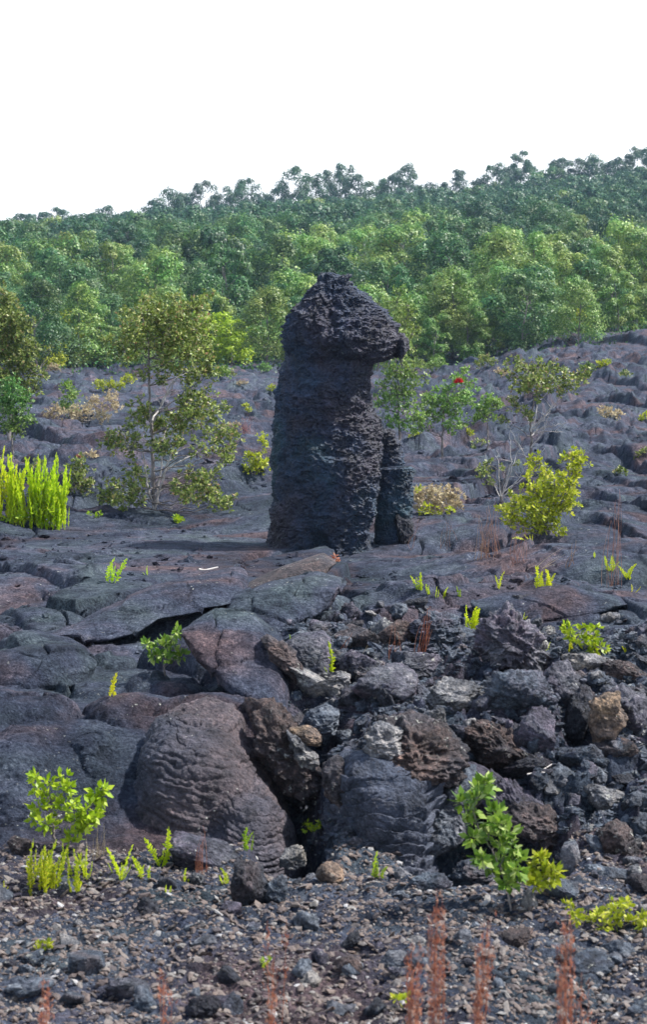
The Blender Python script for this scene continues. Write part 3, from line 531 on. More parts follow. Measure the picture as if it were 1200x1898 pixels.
# --- loose chunks of the rubble slope
variants = []
for k in range(12):
    V, T = rockverts(4, 100+k, (1, 1, 1), 9+k % 5*3, .12+.02*(k % 4), 2.6); variants.append(mesh('lava_rock', V, T, M['rough'], link=False).data)
mats = [('blue', 'grey'), ('rough', 'dark grey'), ('purple', 'purple-grey'), ('blue', 'blue-grey'), ('pale', 'pale grey'), ('dark', 'blackish'), ('rough', 'grey')]
r_ = np.random.default_rng(31); cnt = 0
def chunk(p, s, kind, where, grp):
    me = variants[r_.integers(12)]; o = bpy.data.objects.new('lava_rock', me); C.collection.objects.link(o)
    mk, cn_ = mats[kind]; o.material_slots[0].link = 'OBJECT'; o.material_slots[0].material = M[mk]
    o.location = (p[0], p[1], p[2]+s*.15); o.scale = (s*r_.uniform(.8, 1.4), s*r_.uniform(.8, 1.2), s*r_.uniform(.5, .95)); o.rotation_euler = (r_.normal()*.4, r_.normal()*.4, r_.random()*6.28)
    tag(o, f'{"small" if s < .05 else "fist-sized" if s < .085 else "large"} {cn_} lava chunk {where}', 'rock', grp)
while cnt < 150:
    px = r_.uniform(600, 1230); py = r_.uniform(1150, 1660)
    if px < 1050 and py > (1400 if px < 880 else 1475): continue
    p = G(px, py); s = .02+.055*r_.random()**2.2
    if py > 1500: s *= .8
    chunk(p, s, r_.integers(7), 'among the rubble slope on the right', 'loose chunks of the rubble slope'); cnt += 1
for k in range(34):
    px = r_.uniform(520, 1000); p = G(px, r_.uniform(1100, 1200)+.0*px); chunk(p, .03+.06*r_.random()**2, r_.integers(7), 'on the broken ground before the pillar', 'broken blocks below the pillar')
for k in range(80):
    px = r_.uniform(-20, 1220); p = G(px, r_.uniform(1625, 1880)); chunk(p, .018+.035*r_.random()**2, r_.integers(7), 'on the stony foreground', 'loose stones on the foreground')
for k in range(22):
    Y = r_.uniform(30, 88); a = r_.uniform(-.16, .16)
    p = (a*Y, Y, H(a*Y, Y)[0]); chunk(p, r_.uniform(.08, .2)*(.6+Y/90), r_.integers(3), 'on the far lava near the forest', 'rocks on the far lava')
# --- gravel: nobody could count it
def pebbles(name, pts, rad, label, m, sub=1, seed=0):
    r = np.random.default_rng(seed); V, T = ICO[sub]; n = len(pts); A = Acc()
    sc = rad[:, None]*r.uniform(.6, 1.3, (n, 3))*np.array((1.15, 1.15, .6)); VV = V[None]*(1+.28*r.normal(size=(n, len(V), 1)).clip(-1.5, 1.5))*sc[:, None]
    t = r.random(n)*6.28; c, s = np.cos(t)[:, None], np.sin(t)[:, None]; x, y, z = VV[..., 0], VV[..., 1], VV[..., 2]
    b = r.normal(size=n)[:, None]*.4; z2 = z+b*x
    P = np.stack((x*c-y*s, x*s+y*c, z2), -1)+pts[:, None]
    return tag(mesh(name, P.reshape(-1, 3), (T[None]+(np.arange(n)*len(V))[:, None, None]).reshape(-1, 3), m, smooth=False), label, None, None, 'stuff')
n = 40000; y = 5.0+3.6*r_.random(n); x = (r_.random(n)*2-1)*(.26*y); rad = .0034+.014*r_.random(n)**4.0
pebbles('gravel', np.stack((x, y, H(x, y)+rad*.2), -1), rad, 'loose grey and brown lava gravel over the foreground', M['gravel'], 1, 1)
n = 14000; y = 8.5+4.2*r_.random(n); x = y*(-.02+.28*r_.random(n)); rad = .007+.026*r_.random(n)**3
pebbles('rubble', np.stack((x, y, H(x, y)+rad*.2), -1), rad, 'fine broken lava rubble filling the slope between the boulders', M['rough'], 2, 2)
n = 5000; y = 12+60*r_.random(n)**1.3; x = (r_.random(n)*2-1)*.2*y; k_ = vn2(x*.5, y*.35, 88) > .56; x, y = x[k_], y[k_]; rad = (.006+.022*r_.random(len(x))**2.5)*(1+y/25)
pebbles('lava_debris', np.stack((x, y, H(x, y)), -1), rad, 'scattered broken crust debris over the far lava field', M['field'], 2, 3)
# ------------------------------------------------------------------ plants
def rosettes(A, Cn, D, k, L, Wd, r, spread=.9):
    n = len(Cn); Cc = np.repeat(Cn, k, 0); Dd = np.repeat(D, k, 0); Rr = rdir(n*k, r)
    Ax = nrm(Dd*(1-spread*.5)+Rr*spread); S =  nrm(np.cross(Ax, Dd+.3*rdir(n*k, r))); sc = r.uniform(.6, 1.2, n*k)
    A.leaves(Cc+Rr*L*.15, Ax, S, L*sc, Wd*sc)
def shrub(name, base, trunk, blobs, m, label, cat='shrub', L=.045, dens=1.0, group=None, seed=1, Y=None, wood='bark', tr=.03, flowers=None, dead=None, depth=.8, stems=True, spread=.9):
    """blobs (px, py, r px) of foliage traced at the plant's distance, each at its own depth; trunk: picture points"""
    r = np.random.default_rng(seed)
    g = G(*base) if Y is None else None
    if Y is None: Y = g[1]
    else: Y = min(Y, G(base[0], min(base[1], 1880))[1])
    b0 = W(base[0], base[1], Y); b0[2] = H(b0[0], Y)[0]-.01; k = Y/F
    t = thing(name, b0, label, cat, group); xs = [b[0] for b in blobs]; half = (max(xs)-min(xs))/2*k+.05
    tp = np.array([b0]+[W(p[0], p[1], Y+(r.random()-.5)*half*.25) for p in trunk]); Wd = Acc(); Lf = Acc()
    if len(tp) > 1:
        n = 24; s = np.linspace(0, len(tp)-1, n); P = np.stack([np.interp(s, np.arange(len(tp)), tp[:, q]) for q in range(3)], 1)
        P[1:-1] += r.normal(size=(n-2, 3))*tr*.25; Wd.tube(P-b0, np.linspace(tr*.8, tr*.2, n), 7)
    else: P = np.array([b0, b0+(0, 0, .02)])
    bl2 = []
    for (bx, by, br) in blobs:
        bl2.append((bx, by, br, None))
        if cat == 'tree' or (cat == 'shrub' and len(blobs) > 14 and L > .045):
            for e in range(2):
                th = r.random()*6.28; bl2.append((bx+math.cos(th)*br*1.35, by+math.sin(th)*br*1.2, br*.5, (bx, by)))
    for (bx, by, br, par_) in bl2:
        off = (r.random()*1.5-1)*half*depth; c = W(bx, by, Y+off); R0 = br*k; c[2] = max(c[2], H(c[0], c[1])[0]+.4*R0); lower = P[P[:, 2] < c[2]-.1*R0]
        src = P[0] if len(lower) == 0 else lower[np.argmin(np.linalg.norm(lower-c, axis=1)+.6*np.abs(lower[:, 2]-(c[2]-1.2*np.linalg.norm(lower[:, :2]-c[:2], axis=1)))*.5)]
        if par_: src = c+np.array(((par_[0]-bx)*k, 0, -(par_[1]-by)*k))
        mid = (src+c)/2+np.array((r.normal()*.1, r.normal()*.1, -.12*abs(c[0]-src[0])))*np.linalg.norm(c-src); q = np.linspace(0, 1, 9)[:, None]
        BP = (1-q)**2*src+2*q*(1-q)*mid+q**2*c; BP[1:-1] += r.normal(size=(7, 3))*np.linalg.norm(c-src)*.018
        if stems: Wd.tube(BP-b0, np.linspace(tr*.28, tr*.09, 9)*(.45 if par_ else 1), 5)
        nr = max(4, int(dens*44*(R0/.15)**2*(.045/L)**1.2)); dv = rdir(nr, r); dv[:, 2] = dv[:, 2]*.9+.12
        ctr = c+nrm(dv)*R0*(r.random(nr)**.7*1.18)[:, None]; D = nrm(nrm(ctr-c)+np.array((0, 0, .7)))
        if stems:
            for e in range(min(nr, 7)): 
                q = np.linspace(0, 1, 4)[:, None]; Wd.tube(c*(1-q)+ctr[e]*q-b0+r.normal(size=(4, 3))*R0*.04, np.linspace(tr*.14, tr*.06, 4), 4)
        rosettes(Lf, ctr-b0, D, 8, L, L*.26, r, spread)
    for dp in (dead or []):
        pts = np.array([W(p[0], p[1], Y+(r.random()-.5)*half*.5) for p in dp]); n = 14; s = np.linspace(0, len(pts)-1, n)
        Q = np.stack([np.interp(s, np.arange(len(pts)), pts[:, q]) for q in range(3)], 1); Q[1:] += r.normal(size=(n-1, 3))*k*1.2; A2 = Acc(); A2.tube(Q-b0, np.linspace(tr*.4, tr*.08, n), 5)
        for e in range(3):
            s0 = Q[4+e*3]; e0 = s0+np.array((r.normal()*.5, r.normal()*.5, r.random()*.8))*k*28; q = np.linspace(0, 1, 5)[:, None]; A2.tube(s0*(1-q)+e0*q-b0+r.normal(size=(5, 3))*k, np.linspace(tr*.15, tr*.05, 5), 4)
        A2.build('dead_branch', M['dead'], t)
    if Wd.n: Wd.build('trunk' if cat == 'tree' else 'stems', M[wood], t)
    Lf.build('crown' if cat == 'tree' else 'foliage', M[m], t)
    if flowers:
        for fx, fy, fr, fm in flowers:
            A3 = Acc(); c = W(fx, fy, Y-half*.5)-b0; dv = rdir(60, r); dv[:, 2] = np.abs(dv[:, 2]); A3.leaves(np.repeat(c[None], 60, 0), dv, nrm(np.cross(dv, rdir(60, r))), fr*k, fr*k*.12); A3.build('flower', M[fm], t)
    return t
# small trees and shrubs on the lava
shrub('ohia_tree', (286, 946), [(284, 880), (280, 800), (276, 720), (275, 640), (268, 585)],
 [(270, 556, 16), (262, 585, 26), (300, 580, 28), (335, 590, 30), (365, 572, 24), (240, 612, 26), (228, 640, 24), (290, 610, 36), (330, 625, 34), (366, 612, 32), (250, 650, 20), (310, 650, 30), (350, 655, 30), (378, 650, 24), (385, 690, 20), (345, 690, 18), (350, 740, 24), (378, 745, 26), (395, 770, 22), (355, 770, 24), (275, 770, 22), (290, 790, 26), (262, 760, 16), (222, 820, 22), (200, 822, 16), (245, 826, 14), (410, 800, 20), (432, 808, 16), (330, 780, 18), (300, 830, 18), (335, 815, 14), (365, 832, 14), (415, 835, 14), (425, 850, 12),
  (205, 905, 18), (225, 925, 18), (250, 875, 22), (255, 915, 16), (200, 930, 12), (370, 895, 24), (385, 920, 18), (400, 930, 16), (420, 932, 14), (345, 920, 18), (325, 905, 10), (230, 900, 12), (350, 880, 16), (395, 880, 12), (300, 700, 10), (270, 690, 12)],
 'olive', 'slender open tree with pale twisted branches standing left of the lava pillar', 'tree', L=.052, seed=3, tr=.035, dens=1.15,
 dead=[[(284, 930), (262, 915), (250, 940)], [(286, 900), (310, 870), (350, 845), (370, 838)], [(287, 915), (330, 890), (360, 870)], [(285, 850), (270, 820), (235, 830), (210, 828)], [(280, 800), (300, 745), (320, 705), (345, 685)], [(284, 925), (300, 935), (320, 942)], [(282, 780), (310, 730), (330, 700)], [(284, 935), (270, 895), (275, 880)], [(286, 944), (296, 880), (302, 820), (318, 760)], [(284, 944), (272, 890), (262, 830), (250, 770)], [(288, 940), (310, 860), (335, 800), (352, 745)]])
shrub('ohia_tree', (16, 808), [(18, 740), (14, 660), (8, 600)],
 [(10, 560, 20), (25, 590, 24), (-10, 600, 36), (30, 625, 26), (5, 640, 32), (50, 655, 22), (30, 670, 26), (60, 690, 18), (0, 700, 28), (62, 720, 14), (-5, 540, 16), (30, 705, 20)],
 'olive', 'leafy olive tree cut by the left edge of the photo', 'tree', L=.07, seed=4, Y=38, tr=.06, dens=1.3)
shrub('ohia_shrub', (22, 812), [(22, 780)], [(20, 720, 22), (40, 740, 20), (8, 745, 24), (30, 765, 24), (50, 775, 14), (15, 790, 18), (30, 798, 14)], 'front', 'pale green shrub below the olive tree at the left edge', L=.06, seed=5, Y=33, tr=.03, dens=1.3)
shrub('ohia_shrub', (125, 775), [(125, 750)], [(122, 715, 14), (132, 735, 16), (118, 750, 14), (135, 762, 12)], 'green', 'little upright green shrub beyond the dry patch on the left', L=.06, seed=6, tr=.02)
shrub('dry_shrub', (165, 782), [], [(110, 762, 16), (135, 770, 18), (160, 765, 20), (190, 768, 16), (210, 750, 16), (175, 745, 14), (90, 768, 10), (205, 735, 12)], 'straw', 'low straw-coloured dry bush patch left of the slender tree', L=.06, seed=7, tr=.02, dens=.9, wood='dead')
shrub('yellow_shrub', (205, 722), [], [(190, 714, 9), (205, 715, 10), (220, 716, 9), (180, 712, 7)], 'yellow', 'small yellow shrub tuft at the far edge of the lava on the left', L=.09, seed=8, tr=.02)
shrub('ohia_shrub', (150, 915), [(146, 890)], [(140, 862, 18), (128, 880, 16), (155, 875, 18), (165, 895, 14), (142, 897, 16), (130, 905, 10), (158, 910, 10)], 'olive', 'brownish shrub with pink tips right of the big yellow fern clump', L=.05, seed=9, tr=.02, flowers=[(147, 848, 9, 'pink'), (135, 855, 6, 'pink')])
shrub('yellow_shrub', (472, 882), [(474, 862)], [(488, 815, 11), (490, 828, 10), (462, 845, 12), (480, 850, 14), (468, 862, 14), (490, 860, 12), (455, 870, 10), (480, 875, 10)], 'yellow', 'yellow-green shrub close against the left side of the pillar', L=.05, seed=10, tr=.015)
shrub('yellow_shrub', (458, 768), [], [(455, 752, 7), (461, 760, 7)], 'yellow', 'tiny yellow shrub alone between the slender tree and the pillar', L=.06, seed=11, tr=.01)
shrub('ohia_tree', (742, 800), [(740, 760), (738, 700)], [(735, 560, 22), (755, 590, 20), (728, 690, 22), (750, 700, 20), (735, 720, 24), (712, 715, 14), (765, 690, 18), (770, 712, 14), (730, 745, 20), (750, 750, 18), (710, 748, 12), (718, 775, 14), (755, 780, 14), (735, 780, 14), (725, 640, 14), (752, 640, 18), (765, 620, 14)],
 'front', 'thin grey-green tree just right of the pillar, behind its shaft', 'tree', L=.06, seed=12, Y=34, tr=.035, dens=.6)
shrub('ohia_shrub', (820, 800), [(822, 770), (830, 730)], [(850, 705, 18), (870, 712, 14), (838, 712, 14), (800, 740, 18), (825, 745, 22), (850, 740, 18), (790, 765, 20), (815, 770, 22), (845, 768, 18), (770, 775, 16), (875, 745, 12), (860, 730, 14), (780, 790, 12), (835, 790, 14), (860, 785, 10)],
 'front', 'rounded green shrub with one red flower right of the pillar', L=.06, seed=13, Y=33, tr=.03, dens=.7, flowers=[(851, 709, 11, 'petal')])
shrub('ohia_shrub', (905, 800), [(905, 775)], [(905, 745, 16), (918, 752, 14), (890, 760, 14), (905, 768, 14), (885, 775, 10), (925, 748, 8)], 'front', 'small pale green shrub between the red-flowered shrub and the crooked tree', L=.06, seed=14, Y=33, tr=.025, dens=1.2)
shrub('ohia_tree', (984, 870), [(986, 815), (985, 790), (990, 740), (1000, 710)],
 [(956, 665, 12), (975, 685, 18), (1000, 680, 20), (1025, 685, 18), (950, 700, 14), (985, 708, 18), (1015, 705, 20), (1045, 700, 18), (1070, 692, 14), (1080, 705, 12), (1060, 715, 14), (965, 722, 12), (1000, 725, 14), (1035, 720, 12), (955, 755, 12), (975, 758, 8), (940, 780, 8), (985, 775, 5)],
 'olive', 'crooked open-crowned tree with bare limbs right of the pillar', 'tree', L=.055, seed=15, Y=27.5, tr=.03, dens=.8,
 dead=[[(986, 808), (1000, 795), (1020, 790), (1050, 785)], [(986, 800), (1010, 775), (1030, 750)], [(985, 800), (975, 770), (965, 750)], [(990, 790), (1020, 760), (1060, 720)], [(986, 805), (1005, 800), (1045, 800)], [(984, 860), (960, 820), (945, 790)], [(985, 830), (1010, 800), (1025, 745)], [(985, 800), (1000, 745), (1050, 700)]])
shrub('dead_shrub', (930, 930), [(932, 900), (945, 860)], [(905, 860, 12), (898, 880, 12), (910, 895, 10), (930, 870, 8), (960, 860, 6), (890, 865, 8)], 'olive', 'half-dead shrub with bleached bare twigs beside the dry grass', L=.045, seed=16, Y=25, tr=.022, dens=1.0,
 dead=[[(930, 925), (945, 880), (960, 840), (972, 815)], [(930, 920), (925, 870), (922, 830)], [(932, 925), (960, 890), (985, 850)], [(930, 920), (950, 860), (945, 800)], [(930, 925), (905, 880), (900, 840)], [(932, 915), (980, 880), (1010, 830)]])
shrub('ohia_shrub', (1000, 992), [(1002, 950), (1010, 900)], [(1065, 850, 16), (1078, 860, 14), (1070, 880, 16), (1055, 890, 10), (1000, 855, 12), (1012, 880, 16), (990, 875, 10), (1030, 900, 18), (985, 910, 18), (1005, 925, 22), (1040, 920, 20), (965, 935, 18), (950, 950, 16), (985, 950, 22), (1020, 950, 22), (1045, 945, 16), (1060, 925, 12), (970, 970, 18), (1000, 975, 20), (1030, 972, 16), (945, 965, 12), (1065, 905, 8)],
 'yellow', 'bushy yellow-green shrub with glossy leaves right of the dry grass', L=.05, seed=17, tr=.022, dens=1.15)
shrub('dry_shrub', (812, 952), [], [(780, 915, 16), (800, 912, 18), (825, 915, 18), (845, 920, 14), (785, 935, 16), (810, 935, 20), (840, 935, 14), (855, 938, 8), (775, 928, 10)], 'straw', 'domed straw-coloured dry shrub right of the square stump', L=.04, seed=18, tr=.015, dens=1.6, wood='dead', Y=24)
shrub('yellow_shrub', (812, 955), [], [(778, 905, 7), (785, 945, 10), (810, 948, 12), (835, 945, 9), (795, 940, 8)], 'yellow', 'low yellow leaves growing through the foot of the domed dry shrub', L=.04, seed=19, tr=.01, dens=.9, Y=23.8)
shrub('ohia_shrub', (848, 760), [], [(1130, 758, 10), (1118, 755, 8), (1142, 760, 8)], 'olive', 'low tan tuft on the dark lava ledge far right', L=.08, seed=20, tr=.01, dens=.8, Y=40) if False else None
shrub('yellow_shrub', (1120, 680), [], [(1112, 676, 8), (1124, 677, 8)], 'yellow', 'tiny yellow shrub on the lava ridge at the upper right', L=.12, seed=21, tr=.015)
shrub('dry_shrub', (1135, 772), [], [(1118, 764, 10), (1135, 766, 11), (1150, 768, 9)], 'straw', 'small dry tuft on the lava ledge far right', L=.07, seed=22, tr=.012)
shrub('ohia_sapling', (305, 1252), [(303, 1215)], [(330, 1172, 11), (325, 1188, 10), (270, 1195, 8), (300, 1200, 14), (318, 1205, 13), (335, 1212, 10), (290, 1215, 12), (305, 1222, 13), (322, 1222, 10), (308, 1190, 8)], 'green', 'small grey-green sapling alone on the smooth lava left of centre', 'sapling', L=.042, seed=23, tr=.008, dens=.75)
shrub('lime_shrub', (100, 1572), [(98, 1530), (96, 1490)], [(72, 1436, 16), (66, 1458, 14), (90, 1450, 18), (112, 1448, 16), (128, 1460, 14), (80, 1475, 16), (108, 1478, 18), (130, 1482, 14), (68, 1495, 14), (92, 1500, 16), (62, 1518, 12), (120, 1503, 14), (142, 1503, 12), (85, 1525, 12), (102, 1535, 12), (140, 1520, 14)],
 'lime', 'bushy lime green shrub in front of the grey billow', L=.04, seed=24, tr=.010, dens=.75, Y=8.55)
shrub('lime_shrub', (160, 1572), [(158, 1545)], [(184, 1466, 10), (172, 1485, 13), (190, 1478, 10), (165, 1505, 14), (178, 1510, 12), (160, 1525, 10), (150, 1535, 8), (132, 1562, 12)], 'lime', 'smaller lime shrub leaning right beside the bushy one', L=.045, seed=25, tr=.007, dens=.7, Y=8.5)
shrub('ohia_sapling', (948, 1690), [(940, 1640), (915, 1580), (885, 1530), (880, 1500)],
 [(900, 1455, 12), (892, 1470, 14), (908, 1465, 10), (860, 1488, 12), (872, 1500, 10), (885, 1480, 9), (922, 1508, 11), (880, 1525, 8), (893, 1548, 10), (875, 1550, 8), (928, 1528, 14), (940, 1548, 13), (918, 1545, 12), (930, 1568, 14), (948, 1570, 12), (938, 1590, 14), (955, 1595, 11), (930, 1608, 13), (950, 1618, 13), (905, 1605, 10), (945, 1638, 12), (960, 1612, 8), (895, 1590, 8)],
 'green', 'tall leafy sapling growing before the black cave', 'sapling', L=.047, seed=26, tr=.006, dens=.24, Y=8.1)
shrub('ohia_sapling', (985, 1680), [(998, 1645)], [(998, 1592, 8), (1003, 1610, 11), (1022, 1612, 9), (995, 1628, 11), (1010, 1628, 12), (1028, 1622, 8), (988, 1640, 7)], 'yellow', 'short yellowish sapling right of the tall leafy one', 'sapling', L=.042, seed=27, tr=.005, dens=.16, Y=8.1)
shrub('yellow_shrub', (1130, 1720), [], [(1060, 1683, 12), (1080, 1690, 14), (1070, 1702, 10), (1105, 1695, 12), (1125, 1680, 14), (1150, 1685, 16), (1135, 1700, 16), (1160, 1700, 14), (1120, 1712, 12), (1165, 1675, 8), (1172, 1710, 8), (1110, 1705, 10)], 'yellow', 'low bright yellow shrub at the edge of the gravel on the right', L=.028, seed=28, tr=.006, dens=1.6, Y=7.95)
shrub('yellow_shrub', (1200, 1725), [], [(1192, 1702, 11), (1205, 1712, 14), (1195, 1716, 8), (1215, 1700, 12)], 'yellow', 'bright yellow shrub tuft cut by the right edge at the gravel', L=.028, seed=29, tr=.006, dens=1.6, Y=7.9)
shrub('ohia_sapling', (1090, 1212), [(1085, 1195)], [(1055, 1165, 8), (1060, 1178, 8), (1085, 1172, 10), (1082, 1186, 10), (1108, 1168, 9), (1108, 1182, 9), (1100, 1196, 10), (1115, 1200, 8), (1070, 1192, 8)], 'fernd', 'branching yellow-green sapling at the top of the rubble slope', 'sapling', L=.04, seed=30, tr=.006, dens=.3, Y=12.6)
shrub('small_herb', (78, 1762), [], [(70, 1755, 7), (84, 1752, 6)], 'yellow', 'tiny orange-yellow herb in the left foreground gravel', 'herb', L=.022, seed=31, tr=.003, dens=.5)
shrub('small_herb', (742, 1868), [], [(738, 1855, 7), (750, 1854, 7)], 'fern', 'tiny yellow-green herb at the bottom of the gravel', 'herb', L=.022, seed=32, tr=.003, dens=.6)
shrub('small_herb', (618, 1042), [], [(620, 1035, 6)], 'redgrass', 'tiny orange herb at the foot of the pillar', 'herb', L=.04, seed=33, tr=.003, dens=.6)
shrub('small_herb', (580, 1535), [], [(568, 1532, 8), (585, 1530, 8), (595, 1527, 5)], 'fernd', 'green herb growing on the stones inside the dark hollow', 'herb', L=.022, seed=34, tr=.003, dens=.6, Y=9.0)
shrub('small_herb', (178, 962), [], [(172, 955, 7), (184, 957, 6)], 'fernd', 'small green herb on the lava below the slender tree', 'herb', L=.04, seed=36, tr=.003, dens=.8)
shrub('small_herb', (495, 1790), [], [(492, 1783, 6)], 'fernd', 'tiny green herb in the middle of the foreground gravel', 'herb', L=.02, seed=37, tr=.003, dens=.6)
for k, (px, py, hh, mm) in enumerate([(52, 672, 26, 'olive'), (98, 690, 14, 'straw'), (236, 712, 16, 'yellow'), (420, 700, 16, 'olive'), (448, 716, 10, 'straw'), (490, 690, 14, 'front'), (432, 800, 16, 'straw'), (505, 725, 10, 'yellow'), (776, 684, 16, 'front'), (808, 690, 22, 'front'), (900, 682, 22, 'olive'), (930, 700, 14, 'straw'), (890, 830, 16, 'olive'), (770, 812, 12, 'yellow'), (868, 808, 10, 'yellow'), (1090, 690, 16, 'front'), (1160, 700, 12, 'olive'), (1060, 850, 10, 'straw'), (1150, 880, 12, 'olive'), (1195, 780, 12, 'yellow'), (1190, 850, 14, 'olive'), (70, 870, 16, 'olive'), (170, 850, 12, 'straw'), (330, 968, 8, 'fernd'), (410, 700, 20, 'green'), (360, 700, 12, 'front')]):
    cn_ = {'olive': 'olive-brown', 'straw': 'straw-coloured dry', 'yellow': 'yellow-green', 'front': 'pale green', 'green': 'fresh green', 'fernd': 'green'}[mm]
    shrub('lava_shrub', (px, py), [], [(px+rr_*hh*.55, py-hh*(.45+.3*(abs(rr_) < .5)), hh*.42) for rr_ in (-1, -.3, .4, 1.1)], mm, f'small {cn_} scrub rooted in the far lava field', L=.055 if py > 780 else .085, dens=.8, seed=500+k, tr=.012, group='scattered scrub on the far lava')
# --- sword ferns: each frond a part
frv = []
def frond_mesh(seed, bend):
    r = np.random.default_rng(seed); A = Acc(); n = 34; t = np.linspace(0, 1, n); P = np.stack((bend*t**2*.35, .04*np.sin(t*3+seed), t), 1); A.tube(P, np.linspace(.010, .004, n), 3)
    for s in (-1, 1):
        k = np.repeat(np.arange(3, n), 1); w_ = .115*np.sin(np.clip((t[k]+.12)/1.12, 0, 1)*math.pi)**.45*(1-.35*t[k]); ax = nrm(np.stack((np.full(len(k), s*1.0), r.normal(size=len(k))*.35, np.full(len(k), .45)+r.normal(size=len(k))*.12), 1))
        A.leaves(P[k], ax, np.repeat(np.array([[0, 0, 1.]]), len(k), 0), w_*r.uniform(.85, 1.15, len(k)), .030)
    return A.build('frond', M['fern'], None, False, False).data
for k in range(7): frv.append(frond_mesh(60+k, (-1, -.5, 0, .3, .6, 1, -.2)[k]))
def fern(px, py, tops, label, Y=None, m=None, wide=1.9, jit=0, rad=0, name='sword_fern', group=None):
    """tops: picture points of the frond tips"""
    r = random.Random(px*31+py); 
    gy = G(px, py)[1]; Y = gy if Y is None else min(Y, gy)
    b = W(px, py, Y); b[2] = H(b[0], Y)[0]; t = thing(name, b, label, 'fern', group or 'sword ferns on the lava')
    for (tx, ty, *bx) in tops:
        dy = (r.random()*2-1)*rad; Yf = Y+dy; e = W(tx, ty, Yf); s = W(bx[0] if bx else px+(tx-px)*.35, (bx[1] if len(bx) > 1 else py), Yf); s[2] = max(min(s[2], e[2]-.02), H(s[0], Yf)[0]-.02) if not bx else H(s[0], Yf)[0]-.01
        v = Vector(e-s); Ln = v.length; o = bpy.data.objects.new('frond', frv[r.randrange(7)]); C.collection.objects.link(o); o.parent = t
        m_ = m or 'fernb'
        if m_: o.material_slots[0].link = 'OBJECT'; o.material_slots[0].material = M[m_]
        o.location = tuple(s-b); q = v.to_track_quat('Z', 'Y'); o.rotation_mode = 'QUATERNION'; 
        from mathutils import Quaternion
        o.rotation_quaternion = q @ Quaternion((0, 0, 1), r.uniform(-.7, .7)+(math.pi if r.random() < .5 else 0)); wd = Ln*wide; o.scale = (wd, wd, Ln)
    return t
r = random.Random(5)
tops = []
for k in range(64):
    x = r.uniform(-30, 118); h = r.uniform(.35, 1); y0 = 978-r.uniform(0, 22); tt = 968-h*(118+14*math.sin(x*.09)+r.uniform(-10, 10)); tops.append((x+r.uniform(-16, 20), max(tt, 842), x, y0))
for k in range(26): x = r.uniform(28, 84); tops.append((x+r.uniform(-12, 14), 976-r.uniform(50, 118), x, 978-r.uniform(0, 16)))
tops += [(108, 838, 98), (92, 850, 86), (62, 846, 56), (22, 838, 18), (8, 826, 2), (40, 848, 36), (125, 925, 118), (129, 940, 127)]
fern(50, 976, tops, 'huge dense clump of tall yellow ferns at the left edge', rad=.15, wide=.8, m='fernb')
shrub('small_herb', (85, 976), [], [(78, 944, 13), (96, 942, 11), (20, 956, 10), (40, 960, 10), (60, 955, 10), (112, 955, 8)], 'lime', 'broad green leaves at the foot of the huge fern clump', 'herb', L=.07, seed=35, tr=.004, dens=.8)
fern(205, 1080, [(224, 1028), (196, 1038), (206, 1042), (214, 1050)], 'V-shaped yellow fern on the flat plate left of the pillar')
fern(270, 1066, [(274, 1048), (264, 1060)], 'tiny fern right of the V-shaped fern')
fern(206, 1292, [(210, 1240), (204, 1262)], 'single upright fern left of the grey-green sapling')
fern(472, 1243, [(466, 1214), (478, 1210), (473, 1222)], 'short fern at the left end of the seat-shaped plate', Y=10.4)
fern(612, 1262, [(620, 1196), (618, 1235), (607, 1238)], 'tall single frond rising from the seat-shaped plate', Y=10.3)
fern(540, 1188, [(538, 1176), (543, 1180)], 'minute fern on the top edge of the seat-shaped plate', Y=10.8)
fern(777, 1096, [(766, 1064), (778, 1058), (784, 1062), (774, 1068)], 'fern with four fronds, left end of the row before the pillar')
fern(794, 1104, [(792, 1082), (797, 1084)], 'second fern in the row before the pillar')
fern(811, 1108, [(809, 1088), (813, 1092)], 'third fern in the row before the pillar')
fern(826, 1112, [(823, 1090), (828, 1092)], 'fourth fern in the row before the pillar, right end')
fern(852, 1108, [(845, 1085), (856, 1092)], 'sprawling little fern right of the row before the pillar', m='fernd')
fern(927, 1092, [(930, 1060), (925, 1068)], 'narrow fern between the pillar and the two bunched ferns')
fern(997, 1090, [(992, 1048), (999, 1050), (1002, 1056)], 'tall bunched fern below the bushy yellow shrub')
fern(1014, 1096, [(1022, 1054), (1028, 1062), (1014, 1056), (1008, 1070), (1018, 1066)], 'wide fern immediately right of the tall bunched fern')
fern(1134, 1060, [(1125, 1030), (1132, 1028), (1140, 1036), (1144, 1040)], 'fern with four fronds near the right edge')
fern(1164, 1076, [(1159, 1044), (1166, 1042), (1170, 1050)], 'fern beside the right edge, right of the four-frond one')
fern(1172, 1098, [(1172, 1082), (1190, 1088)], 'very small fern at the right edge below the others')
fern(1102, 1034, [(1101, 1022), (1106, 1026)], 'very small fern left of the four-frond fern')
fern(875, 1168, [(862, 1124), (872, 1120), (880, 1124), (886, 1138), (868, 1136), (890, 1140)], 'bunched fern at the top of the rubble slope')
fern(972, 1152, [(972, 1136), (975, 1140)], 'small fern above the jagged upright rock')
fern(1014, 1212, [(1013, 1184), (1018, 1190)], 'upright fern left of the branching sapling')
fern(1058, 1210, [(1056, 1185), (1060, 1190)], 'fern under the branching sapling', Y=12.4)
fern(1160, 1212, [(1158, 1196), (1163, 1200)], 'little fern right of the branching sapling')
fern(600, 988+12, [(690, 875), (692, 880)], 'x') if False else None
fern(985, 1002, [(984, 992), (991, 990), (950, 992), (972, 990)], 'short ferns at the foot of the bushy yellow shrub')
tops = []
for k in range(34): x = r.uniform(50, 150); tops.append((x+r.uniform(-10, 8), 1640-r.uniform(25, 82), x, 1640-r.uniform(0, 6)))
